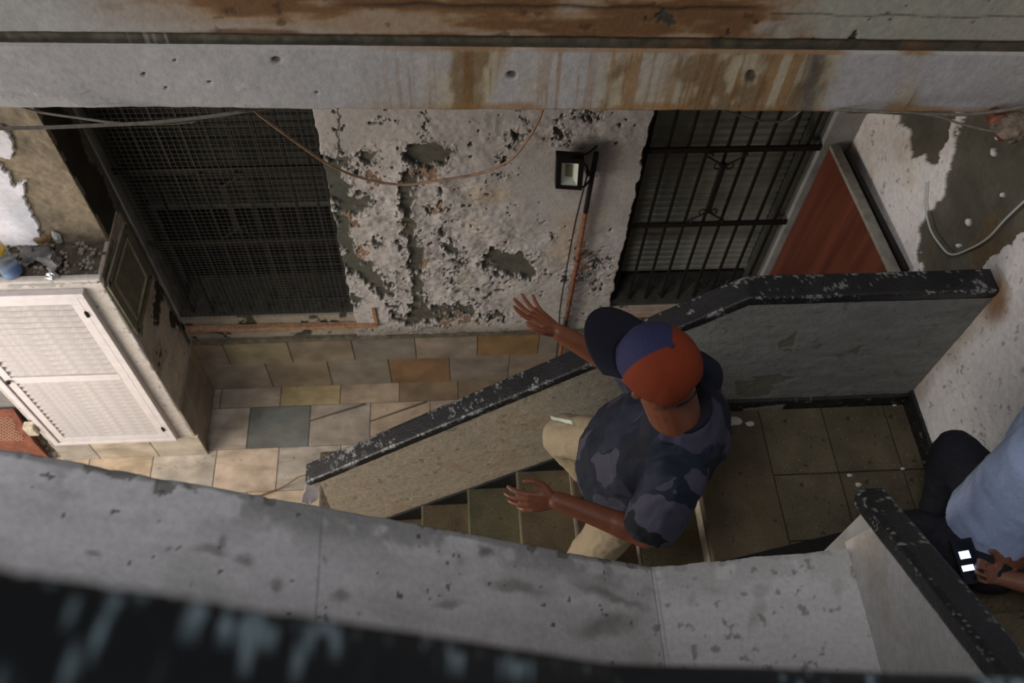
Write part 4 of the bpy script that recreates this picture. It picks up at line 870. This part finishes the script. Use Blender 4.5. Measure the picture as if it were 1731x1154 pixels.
rg = sheet('grey_rag', [[pt(38, 418, h=3.37), pt(70, 414, h=3.37), pt(98, 420, h=3.375), pt(108, 440, h=3.38)], [pt(40, 432, h=3.34), pt(66, 428, h=3.35), pt(90, 432, h=3.34), pt(100, 452, h=3.36)], [pt(46, 448, h=3.375), pt(64, 446, h=3.37), pt(80, 448, h=3.375), pt(90, 466, h=3.38)]], mat('dirty grey cloth', (.17, .16, .16), .9, noise=(.4, 30)), amp=.03)
tag(rg, 'crumpled dirty grey rag on the rubble ledge beside the water bottle', 'rag')
tag(crumple('foil_scrap', pt(88, 466, h=3.37), .03, .02, .02, mat('silver foil', (.6, .6, .62), .3, metal=.8), 3, 2, .5), 'scrap of silvery foil on the front edge of the rubble ledge', 'foil')
tag(crumple('stone', pt(72, 404, h=3.37), .04, .025, .045, mat('ochre stone', (.28, .17, .09), .9, noise=(.3, 30), bump=.5), 4, 2, .4), 'ochre broken stone at the foot of the pier plaster', 'stone')
tag(crumple('stone', pt(97, 402, h=3.35), .018, .012, .045, mat('white chip', (.5, .48, .44), .9, bump=.3), 5, 2, .4), 'upright white plaster chip leaning on the pier', 'stone')
rb = MB()
for k in range(160):
    x = random.uniform(-2.4, -1.68); y = random.uniform(2.6, 2.78); s_ = random.uniform(.003, .014); c = H(x, y, 3.40)
    rb.prism([c + Vector((s_ * random.uniform(.5, 1), 0, 0)), c + Vector((0, s_, 0)), c + Vector((-s_, s_ * .2, 0)), c + Vector((-.3 * s_, -s_, 0))], (random.uniform(-.3, .3) * s_, 0, s_))
tag(rb.build('rubble', mat('rubble crumbs', (.28, .25, .21), .9)), 'loose rubble crumbs strewn on top of the pier ledge', 'rubble', kind='stuff')
rb = MB()
for k in range(130):
    p = pt(random.uniform(20, 112), random.uniform(735, 772), h=5.298); s_ = random.uniform(.004, .022)
    rb.prism([p + Vector((s_ * random.uniform(.5, 1), 0, 0)), p + Vector((0, s_, 0)), p + Vector((-s_, s_ * .2, 0)), p + Vector((-.3 * s_, -s_, 0))], (random.uniform(-.3, .3) * s_, 0, s_))
tag(rb.build('rubble', mat('pale rubble', (.55, .47, .38), .9)), 'pale plaster rubble on the floor at the foot of the louvred closet', 'rubble', kind='stuff')
# ---- patterned terracotta box at bottom left
tb = tag(empty('patterned_box', H(-2.85, 2.7, 5.3)), 'reddish brown low box with a diamond lattice on top at the far left', 'box')
q = [pt(-70, 696, h=5.0), pt(22, 690, h=5.0), pt(57, 747, h=5.0), pt(-70, 755, h=5.0)]
MB().prism(q[::-1], (0, 0, -.29)).build('body', mat('terracotta', (.28, .1, .06), .7, noise=(.35, 25), bump=.3), tb)
o = MB(); GX = 11
for k in range(-8, 22):
    for s_ in (1, -1):
        a0 = np.array((k * 9 - 60., 705.)); pts = [(a0[0] + s_ * t, a0[1] + t * .55) for t in range(0, 80, 8)]
        pts = [p for p in pts if -60 < p[0] < 14 + (p[1] - 696) * .6 and p[1] < 745]
        if len(pts) > 1: o.bar(pt(*pts[0], h=4.998), pt(*pts[-1], h=4.998), .0035, .003)
tag(o.build('lattice', mat('worn lattice lines', (.5, .3, .2), .7), tb), kind='stuff')
# ---- broken clay pipe end under the beam at right
bs = tag(empty('broken_pipe_stub', pt(1700, 215, x=1.93)), 'rusty broken pipe stub wrapped in crumbling mortar at the right end of the beam', 'pipe')
crumple('mortar', pt(1712, 215, x=1.90), .055, .06, .04, mat('crumbling mortar', (.22, .17, .12), .9, noise=(.5, 40), bump=.8, bscale=60), 8, 3, .5, bs)
MB().tube([pt(1678, 192, x=1.87), pt(1690, 205, x=1.87), pt(1702, 232, x=1.90)], [.026, .034, .028], 12).build('pipe_end', mat('brown red clay', (.2, .07, .045), .7, noise=(.5, 40), bump=.5), bs, True)
crumple('chip', pt(1688, 232, x=1.88), .012, .012, .01, CABLEW, 9, 2, .4, bs)
# ---- debris on landing
wm = mat('white plaster flake', (.5, .47, .42), .9, bump=.3)
for k, (x_, y_, s_, lb) in enumerate(((1242, 712, .035, 'large white plaster flake by the landing skirting near the man'), (1268, 716, .02, 'smaller plaster flake beside the large flake at the landing skirting'), (1436, 803, .012, 'tiny white pebble on the tile joint near the landing centre'), (1451, 819, .014, 'round white pebble on the lower right landing tile'), (1512, 685, .009, 'white crumb in the far corner of the landing'), (1526, 792, .01, 'white crumb near the right skirting of the landing'))):
    o = crumple('plaster_flake', pt(x_, y_, h=3.395), s_, s_ * .6, s_ * .3 if k < 2 else s_ * .6, wm, 20 + k, 1, .5); tag(o, lb, 'flake', 'plaster flakes on the landing')
o = MB()
for (x_, y_, x2, y2) in ((522, 712, 618, 684), (626, 712, 722, 680)):  # two shadows on the floor laid as thin dark streaks
    A_ = pt(x_, y_, h=5.296); B2 = pt(x2, y2, h=5.296); d_ = (B2 - A_); s_ = Vector((-d_.y, d_.x, 0)).normalized()
    o = MB().prism([A_ - s_ * .004, B2 - s_ * .002, B2 + s_ * .014, A_ + s_ * .004], (0, 0, .003)).build('shadow_streak', mat('floor shadow grey', (.09, .08, .065), .9)); tag(o, 'thin painted shadow streak on the marble floor, %s one of the two below the middle wall' % ('left' if x_ < 600 else 'right'), 'strip', 'painted shadow streaks on the marble floor')

# ================================================================== PEOPLE
def V3(p): return Vector(p)
class Blob:
    def __init__(s): s.bm = bmesh.new()
    def sphere(s, c, r, seg=16):
        m = Matrix.Translation(c) @ (Matrix.Diagonal((r, r, r, 1)) if not hasattr(r, '__len__') else Matrix.Diagonal((*r, 1)))
        bmesh.ops.create_uvsphere(s.bm, u_segments=seg, v_segments=max(8, seg * 2 // 3), radius=1, matrix=m); return s
    def ellipsoid(s, c, axes, r):
        m = Matrix.Translation(c) @ Matrix([list(a) for a in axes]).transposed().to_4x4() @ Matrix.Diagonal((*r, 1))
        bmesh.ops.create_uvsphere(s.bm, u_segments=20, v_segments=14, radius=1, matrix=m); return s
    def cone(s, a, b, r0, r1, seg=20):
        a = Vector(a); b = Vector(b); d = b - a; m = Matrix.Translation((a + b) / 2) @ d.to_track_quat('Z', 'Y').to_matrix().to_4x4()
        bmesh.ops.create_cone(s.bm, cap_ends=True, segments=seg, radius1=r0, radius2=r1, depth=d.length, matrix=m); return s
    def limb(s, pts, rs, first=True, last=True):
        for i in range(len(pts) - 1): s.cone(pts[i], pts[i + 1], rs[i], rs[i + 1])
        for i, p in enumerate(pts):
            if (i == 0 and not first) or (i == len(pts) - 1 and not last): continue
            s.sphere(p, rs[i])
        return s
    def loft(s, rings, n=28):
        """rings: (centre, side vector, front vector, rx, ry)"""
        R_ = []
        for c, sd, fr, rx, ry in rings:
            R_.append([s.bm.verts.new(Vector(c) + Vector(sd) * rx * math.copysign(abs(math.cos(t)) ** .85, math.cos(t)) + Vector(fr) * ry * math.copysign(abs(math.sin(t)) ** .85, math.sin(t))) for t in [2 * math.pi * k / n for k in range(n)]])
        for A_, B2 in zip(R_, R_[1:]):
            for k in range(n): s.bm.faces.new((A_[k], A_[(k + 1) % n], B2[(k + 1) % n], B2[k]))
        s.bm.faces.new(R_[0][::-1]); s.bm.faces.new(R_[-1]); return s
    def mesh(s, name, voxel, smooth, mats, folds=None):
        bmesh.ops.recalc_face_normals(s.bm, faces=s.bm.faces)
        me = bpy.data.meshes.new('raw'); s.bm.to_mesh(me); s.bm.free(); o = bpy.data.objects.new('raw', me); COL.objects.link(o)
        m = o.modifiers.new('r', 'REMESH'); m.mode = 'VOXEL'; m.voxel_size = voxel
        m = o.modifiers.new('s', 'SMOOTH'); m.factor = .5; m.iterations = smooth
        dg = bpy.context.evaluated_depsgraph_get(); dg.update(); out = bpy.data.meshes.new_from_object(o.evaluated_get(dg)); out.name = name
        bpy.data.objects.remove(o); out.materials.clear()
        for q in mats: out.materials.append(q)
        if folds:
            n = len(out.vertices); P = np.empty(n * 3, np.float32); out.vertices.foreach_get('co', P); P = P.reshape(-1, 3).astype(float)
            N_ = np.empty(n * 3, np.float32); out.vertex_normals.foreach_get('vector', N_); N_ = N_.reshape(-1, 3)
            P = P + N_ * folds(P)[:, None]; out.vertices.foreach_set('co', P.astype(np.float32).ravel()); out.update()
        out.shade_smooth(); return out
def hand(B, wrist, d, back, thumb_side, L=.18, curl=(.3, .35, .4, .45), spread=.12, tcurl=.3):
    """five-finger hand: d = pointing direction, back = normal of the back of the hand, thumb_side = towards the thumb"""
    d = Vector(d).normalized(); th = Vector(thumb_side); th = (th - d * th.dot(d)).normalized(); bk = d.cross(th); bk = bk if bk.dot(Vector(back)) > 0 else -bk
    W = Vector(wrist); pal = L * .5; k = L / .18
    kn = []
    for i, off in enumerate((.030, .010, -.011, -.030)):
        K = W + d * (pal - (.0, -.004, .0, .009)[i] * k) + th * off * k; kn.append(K)
        B.limb([W + th * off * .55 * k + d * .012 * k, K], [.013 * k, .0105 * k])
    B.ellipsoid(W + d * pal * .55, (d, th, bk), (pal * .58, .038 * k, .014 * k))
    for i, K in enumerate(kn):
        ln = (.078, .086, .080, .062)[i] * k; a = 0; p = K; dirn = (d + th * spread * (1.5 - i)).normalized(); pts = [p]
        for j, fr in enumerate((.45, .31, .24)):
            a += curl[i] * (1, 1.1, .8)[j]; v = dirn * math.cos(a) - bk * math.sin(a); p = p + v * ln * fr; pts.append(p)
        B.limb(pts, [.0095 * k, .0088 * k, .008 * k, .0068 * k])
    T0 = W + d * .02 * k + th * .022 * k; T1 = T0 + (d * .55 + th * .8 - bk * .25).normalized() * .04 * k
    T2 = T1 + (d * .85 + th * .5 - bk * tcurl).normalized() * .033 * k; T3 = T2 + (d * .98 + th * .15 - bk * tcurl * 1.2).normalized() * .027 * k
    B.limb([T0, T1, T2, T3], [.016 * k, .0125 * k, .0105 * k, .008 * k]); return B
def head(B, c, F, U, s=1.):
    """skull, jaw, nose, ears, lips and brow in the frame forward F, up U; c = centre of the skull"""
    F = Vector(F).normalized(); U = Vector(U); U = (U - F * U.dot(F)).normalized(); Rr = F.cross(U)
    q = lambda f, u, r=0: c + (F * f + U * u + Rr * r) * s
    B.ellipsoid(q(-.008, .012), (F, Rr, U), (.100 * s, .077 * s, .098 * s))
    B.ellipsoid(q(.028, -.045), (F, Rr, U), (.062 * s, .060 * s, .062 * s))
    B.ellipsoid(q(.060, -.088), (F, Rr, U), (.026 * s, .030 * s, .020 * s))
    B.limb([q(.092, -.002), q(.108, -.030)], [.008 * s, .0125 * s]); B.sphere(q(.098, -.036, .012), .008 * s); B.sphere(q(.098, -.036, -.012), .008 * s)
    for r in (-1, 1):
        B.limb([q(.083, .020, .012 * r), q(.070, .020, .045 * r)], [.011 * s, .010 * s]); B.sphere(q(.062, -.02, .042 * r), .018 * s)
        B.ellipsoid(q(-.012, -.018, .079 * r), ((F * .9 + Rr * .35 * r).normalized(), Rr, U), (.018 * s, .007 * s, .031 * s))
    B.limb([q(.084, -.058, .02), q(.094, -.057, 0), q(.084, -.058, -.02)], [.005 * s, .0075 * s, .005 * s]); B.limb([q(.082, -.068, .016), q(.091, -.069, 0), q(.082, -.068, -.016)], [.005 * s, .008 * s, .005 * s])
    return q
def eyes(q, s, parent):
    for r in (-1, 1):
        MB().lathe(q(.066, .004, .031 * r), [(.001, -.012), (.008, -.009), (.0115, 0), (.008, .009), (.001, .012)], 14, (q(1, 0) - q(0, 0))).build('eye', EYEW, parent, True)
        MB().lathe(q(.0775, .004, .031 * r), [(.005, -.001), (.004, .0015), (.001, .002)], 12, (q(1, 0) - q(0, 0))).build('pupil', EYEB, parent, True)
def foldf(seed, amp=.006, s=9, st=(1, 1, 1)):
    return lambda P: amp * 2 * (np.abs(fbm(P, s, 3, seed, st) - .5) * -2 + .25) + amp * .5 * (fbm(P, s * 3, 2, seed + 1, st) - .5)

# ---- man in the cap coming down the lower flight
man = tag(empty('person', H(.55, 1.3, 3.68)), 'man in an orange and navy cap and dark camouflage T-shirt descending the stairs', 'person')
Fm = Vector((-.93, .36, 0)).normalized(); Sm = Vector((.36, .93, 0)).normalized()      # facing and right-hand side
rsh, lsh = H(.77, 1.375, 2.45), H(.655, 1.035, 2.45)
rel, rwr = H(.545, 1.53, 2.60), H(.345, 1.585, 2.47)
lel, lwr = H(.592, .95, 2.70), H(.31, 1.065, 2.66)
rhip, lhip = H(.64, 1.42, 3.0), H(.66, 1.23, 3.0); rkn, lkn = H(.425, 1.565, 3.22), H(.56, 1.18, 3.42)
rank, lank = H(.68, 1.47, 3.685), H(.46, 1.17, 3.875)
hc = H(.558, 1.235, 2.13); HF = Vector((-.72, .67, .14)).normalized(); HU = Vector((-.08, .04, 1))
neck0 = H(.70, 1.21, 2.36)
B = Blob()
rings_t = [(H(.655, 1.32, 3.02), Sm, Fm, .155, .12), (H(.65, 1.31, 2.85), Sm, Fm, .155, .135), (H(.665, 1.27, 2.68), Sm, Fm, .165, .13), (H(.695, 1.22, 2.5), Sm, Fm, .17, .115), (H(.69, 1.195, 2.41), Sm, Fm, .14, .085), (H(.66, 1.20, 2.33), Sm, Fm, .08, .07)]
B.loft(rings_t)
B.limb([H(.675, 1.185, 2.40), hc + Vector((.04, -.02, -.06))], [.078, .082])
B.limb([rsh, rel, rwr], [.060, .043, .029]); B.limb([lsh, lel, lwr], [.060, .045, .030])
B.ellipsoid(lel.lerp(lwr, .25), ((lwr - lel).normalized(), Vector((0, 0, 1)), (lwr - lel).normalized().cross(Vector((0, 0, 1)))), (.09, .046, .043))
B.limb([rhip, rkn, rank], [.085, .058, .040]); B.limb([lhip, lkn, lank], [.085, .058, .040])
for ank, fd_ in ((rank, Vector((-.95, .1, 0))), (lank, Vector((-1, .05, 0)))):
    B.limb([ank + Vector((.03, 0, -.045)), ank + fd_ * .09 + Vector((0, 0, -.055)), ank + fd_ * .16 + Vector((0, 0, -.062))], [.032, .032, .022])
hand(B, rwr, (-.78, .55, .28), (.0, -.2, -1), (-.2, -.9, .2), .185, (.15, .12, .15, .2), .2, .1)
hand(B, lwr, (-1, .02, -.12), (.1, -.75, .4), (-.1, .55, .8), .18, (.3, .28, .3, .35), .1, .0)
qh = head(B, hc, HF, HU, 1.08)
B.ellipsoid(qh(-.045, -.03), (HF, HF.cross(HU).normalized(), HU), (.07, .078, .085))
body = link('body', B.mesh('body', .0042, 3, [SKIN]), man)
eyes(qh, 1, man)
# hair fringe round the back of the skull below the cap
B = Blob(); B.ellipsoid(qh(-.004, -.012), (HF, HF.cross(HU).normalized(), HU.normalized()), (.102, .085, .045))
hr = B.mesh('hair', .006, 2, [HAIR]); link('hair', hr, man)
# shirt
B = Blob()
off = Vector((-.01, .0, 0))
B.loft([(H(.640, 1.315, 3.04), Sm, Fm, .215, .20), (H(.633, 1.31, 2.90), Sm, Fm, .212, .205), (H(.645, 1.28, 2.74), Sm, Fm, .208, .195), (H(.685, 1.235, 2.57), Sm, Fm, .215, .172), (H(.71, 1.215, 2.45), Sm, Fm, .195, .135), (H(.685, 1.21, 2.37), Sm, Fm, .135, .115), (H(.668, 1.215, 2.325), Sm, Fm, .10, .095)])
B.limb([rsh, rsh.lerp(rel, .82)], [.090, .082], last=False); B.limb([lsh, lsh.lerp(lel, .85)], [.092, .088], last=False)
B.sphere(H(.78, 1.24, 2.52), (.10, .15, .11))
shirt = link('shirt', B.mesh('shirt', .006, 5, [CAMO], foldf(201, .012, 8, (1, 1, .7))), man)
B = Blob(); B.limb([H(.668, 1.215, 2.328), H(.666, 1.215, 2.310)], [.099, .096], False, False)
link('collar', B.mesh('collar', .005, 3, [NAVYD]), man)
# trousers
B = Blob(); B.loft([(H(.655, 1.325, 3.10), Sm, Fm, .16, .13), (H(.65, 1.32, 2.96), Sm, Fm, .165, .14), (H(.65, 1.31, 2.86), Sm, Fm, .165, .145)])
B.limb([rhip, rkn, rank + Vector((0, 0, .02))], [.108, .088, .075], last=False); B.limb([lhip, lkn, lank + Vector((0, 0, .02))], [.108, .090, .078], last=False)
link('trousers', B.mesh('trousers', .006, 4, [KHAKI], foldf(211, .008, 10, (1, 1, .6))), man)
for nm, ank in (('shoe', rank), ('shoe', lank)):
    B = Blob(); a_ = ank + Vector((0, 0, -.058))
    B.ellipsoid(a_ + Vector((-.06, 0, .005)), ((1, 0, 0), (0, 1, 0), (0, 0, 1)), (.125, .045, .032)); B.ellipsoid(a_ + Vector((.02, 0, .03)), ((1, 0, 0), (0, 1, 0), (0, 0, 1)), (.05, .042, .045))
    so = link(nm, B.mesh(nm, .005, 3, [SHOE]), man); MB().lathe(Vector((a_.x - .055, a_.y, a_.z - .032)), [(.04, 0), (.043, .004), (.042, .016)], 20).build('sole', SOLE, so, True)
# paper in the trouser pocket
sh2 = sheet('folded_paper', [[pt(930, 702, h=3.05), pt(945, 706, h=3.04), pt(968, 712, h=3.0)], [pt(932, 708, h=3.06), pt(946, 712, h=3.05), pt(968, 718, h=3.01)]], mat('greenish white paper', (.5, .56, .45), .6), man, .004, 5, .003)
# cap
def cap(parent, q, F, U, crown_m, front_m, brim_m, s=1.):
    c = q(-.006, .030); F = Vector(F).normalized(); U = Vector(U); U = (U - F * U.dot(F)).normalized(); Rr = F.cross(U)
    nu_, nv_ = 48, 14; V = []; F_ = []; mi = []
    for j in range(nv_ + 1):
        el = math.radians(-6 + 96 * j / nv_)
        for i in range(nu_):
            az = 2 * math.pi * i / nu_; ce = math.cos(el) ** .8 if el > 0 else 1
            seam = 1 - .02 * math.exp(-((((az / (math.pi / 3)) + .5) % 1 - .5) / .06) ** 2) * ce
            rr = (.112 * math.cos(az) ** 2 + .094 * math.sin(az) ** 2) * ce * seam * s; zz = .112 * math.sin(max(el, 0)) * s + (-.022 if el < 0 else 0) * s * (-el / .105)
            p = c + F * rr * math.cos(az) + Rr * rr * math.sin(az) + U * zz; V.append(p)
    for j in range(nv_):
        for i in range(nu_):
            az = (i + .5) / nu_ * 360; az = (az + 180) % 360 - 180
            if abs(az) > 152 and j < 4: 
                if abs(az) > 150 + j * 6: continue            # the arched opening at the back
            F_.append((j * nu_ + i, j * nu_ + (i + 1) % nu_, (j + 1) * nu_ + (i + 1) % nu_, (j + 1) * nu_ + i)); mi.append(1 if abs(az) < 60 else 0)
    me = bpy.data.meshes.new('crown'); me.from_pydata([tuple(v) for v in V], [], F_); me.materials.append(crown_m); me.materials.append(front_m); me.polygons.foreach_set('material_index', mi)
    cp = link('cap', me, parent, True); m_ = cp.modifiers.new('t', 'SOLIDIFY'); m_.thickness = .003; m_.offset = 1; m_ = cp.modifiers.new('s', 'SUBSURF'); m_.levels = m_.render_levels = 1
    cp['label'] = 'orange cap with navy front panels'
    # brim
    V = []; F_ = []; n1, n2 = 22, 9
    for j in range(n2 + 1):
        t = j / n2
        for i in range(n1 + 1):
            az = math.radians(-62 + 124 * i / n1); r0 = .112 * math.cos(az) ** 2 + .094 * math.sin(az) ** 2
            base = F * r0 * math.cos(az) + Rr * r0 * math.sin(az); ext = .092 * max(0, math.cos(az * 1.32)) ** .42 * t
            wdn = Rr * math.sin(az) * .012 * t
            V.append(c + (base + F * ext * 1.12 + wdn + U * (-.014 - .040 * math.sin(az) ** 2 * t + .004 * t)) * s)
    for j in range(n2):
        for i in range(n1): a_ = j * (n1 + 1) + i; F_.append((a_, a_ + 1, a_ + n1 + 2, a_ + n1 + 1))
    me = bpy.data.meshes.new('brim'); me.from_pydata([tuple(v) for v in V], [], F_); me.materials.append(brim_m); b_ = link('brim', me, cp, True)
    m_ = b_.modifiers.new('t', 'SOLIDIFY'); m_.thickness = .004; b_['label'] = 'dark navy brim'
    MB().lathe(c + U * .112 * s, [(.001, .006), (.006, .005), (.008, .002), (.0085, -.001)][::-1], 12, U).build('button', front_m, cp, True)
    pts = [c + (F * .113 * math.cos(a) + Rr * .096 * math.sin(a) - U * .016) * s for a in [math.radians(148 + 64 * k / 10) for k in range(11)]]
    o = MB()
    for a_, b2 in zip(pts, pts[1:]): o.bar(a_, b2, .003, .018, up=U)
    o.build('strap', NAVYD, cp)
cap(man, qh, HF, HU, ORANGE, NAVY, NAVYD, 1.13)

# ---- seated person at the right edge looking at a phone
p2 = tag(empty('person', H(1.88, .7, 3.02)), 'person in pale blue shirt and black trousers sitting with a phone at the right', 'person')
F2 = Vector((-.62, .78, 0)).normalized(); S2 = Vector((.78, .62, 0)).normalized()
pel = H(1.83, .90, 2.80); nk = H(1.83, 1.05, 2.30)
k1, a1_ = H(1.77, 1.22, 2.78), H(1.84, 1.04, 3.28)          # knee nearest the wall
k2, a2_ = H(1.60, .98, 2.90), H(1.66, 1.0, 3.29)
h2c = H(1.72, 1.08, 2.04)
sh1, sh2_ = H(1.88, 1.16, 2.38), H(1.80, .86, 2.38)
e1, w1_ = H(1.90, 1.14, 2.62), H(1.76, .98, 2.72)
e2, w2_ = H(1.90, .68, 2.66), H(1.75, .765, 2.74)
ph = pt(1636, 948, h=2.70)
B = Blob(); B.loft([(pel, S2, F2, .16, .12), (pel.lerp(nk, .3), S2, F2, .15, .12), (pel.lerp(nk, .62), S2, F2, .16, .115), (pel.lerp(nk, .88), S2, F2, .14, .085), (nk, S2, F2, .07, .06)])
B.limb([nk, h2c + Vector((.03, -.04, -.06))], [.058, .056])
B.limb([sh1, e1, w1_], [.056, .042, .028]); B.limb([sh2_, e2, w2_], [.056, .042, .028])
B.limb([pel + S2 * .09, k1, a1_], [.085, .056, .04]); B.limb([pel - S2 * .09, k2, a2_], [.085, .056, .04])
for an in (a1_, a2_): B.limb([an, an + Vector((-.02, .08, -.05)), an + Vector((-.03, .14, -.06))], [.036, .032, .022])
hand(B, w2_, (ph - w2_ + Vector((0, -.01, 0))), (.3, -.4, -.8), (.3, .7, .4), .17, (.6, .65, .7, .75), .04, .3)
hand(B, w1_, (ph - w1_), (.1, .5, -.8), (-.5, .2, .5), .17, (.7, .75, .8, .8), .04, .5)
q2 = head(B, h2c, Vector((-.5, .45, -.75)), Vector((-.5, .5, .7)))
link('body', B.mesh('body', .0048, 3, [SKIND]), p2); eyes(q2, 1, p2)
B = Blob(); U2 = Vector((-.5, .5, .7)); B.ellipsoid(q2(-.014, .03), (Vector((-.5, .45, -.75)).normalized(), Vector((-.5, .45, -.75)).cross(U2).normalized(), U2.normalized()), (.103, .085, .095))
link('hair', B.mesh('hair', .006, 2, [mat('short black hair', (.01, .009, .008), .7, bump=.5, bscale=300)]), p2)
B = Blob(); B.loft([(pel + Vector((-.02, .05, .02)), S2, F2, .155, .16), (pel.lerp(nk, .25) + Vector((-.03, .02, 0)), S2, F2, .150, .155), (pel.lerp(nk, .6) + Vector((-.02, 0, 0)), S2, F2, .15, .145), (pel.lerp(nk, .85) + Vector((-.01, 0, 0)), S2, F2, .145, .12), (nk + Vector((0, 0, .0)), S2, F2, .08, .075)])
B.limb([sh1, sh1.lerp(e1, .8)], [.085, .075], last=False); B.limb([sh2_, sh2_.lerp(e2, .8)], [.085, .08], last=False)
link('shirt', B.mesh('shirt', .006, 5, [BLUESH], foldf(221, .007, 7)), p2)
B = Blob(); B.loft([(pel + Vector((0, 0, -.06)), S2, F2, .17, .13), (pel + Vector((0, 0, .08)), S2, F2, .17, .14)])
B.limb([pel + S2 * .09, k1, a1_], [.11, .082, .065], last=False); B.limb([pel - S2 * .09, k2, a2_], [.11, .084, .066], last=False)
link('trousers', B.mesh('trousers', .006, 4, [BLKTR], foldf(231, .008, 11)), p2)
for an in (a1_, a2_):
    B = Blob(); a_ = an + Vector((-.01, .05, -.045)); B.ellipsoid(a_, (Vector((-.25, .97, 0)), Vector((.97, .25, 0)), (0, 0, 1)), (.12, .044, .036)); B.ellipsoid(a_ + Vector((.01, -.06, .02)), ((1, 0, 0), (0, 1, 0), (0, 0, 1)), (.042, .048, .045))
    link('shoe', B.mesh('shoe', .005, 3, [SHOE]), p2)
p2.location.x -= .02
# phone (held by the person, a thing of its own)
pc = tag(empty('phone', ph), 'phone with a glowing bluish screen held by the person in the pale blue shirt', 'phone')
pu = Vector((-.1, 1, .15)).normalized(); pv = Vector((1, .1, .1)); pv = (pv - pu * pv.dot(pu)).normalized(); pn = pv.cross(pu).normalized(); pn = pn if pn.z > 0 else -pn
def pbx(a0, a1, b0_, b1_, c0, c1): return [ph + pv * a + pu * b + pn * c for c in (c0, c1) for (a, b) in ((a0, b0_), (a1, b0_), (a1, b1_), (a0, b1_))]
MB().add(pbx(-.035, .035, -.07, .07, -.004, .004), BF).build('case', HOUS, pc)
SCR = mat('lit screen', (.5, .6, 1), .3, emit=(.62, .72, 1, 1.8))
MB().add(pbx(-.022, .012, .008, .032, .004, .0048), BF).build('lit_window', SCR, pc); MB().add(pbx(-.028, .010, -.030, -.012, .004, .0048), BF).build('lit_window', SCR, pc)
MB().add(pbx(-.031, .031, -.064, .064, .0038, .0044), BF).build('screen', mat('dark screen', (.01, .012, .02), .1), pc)
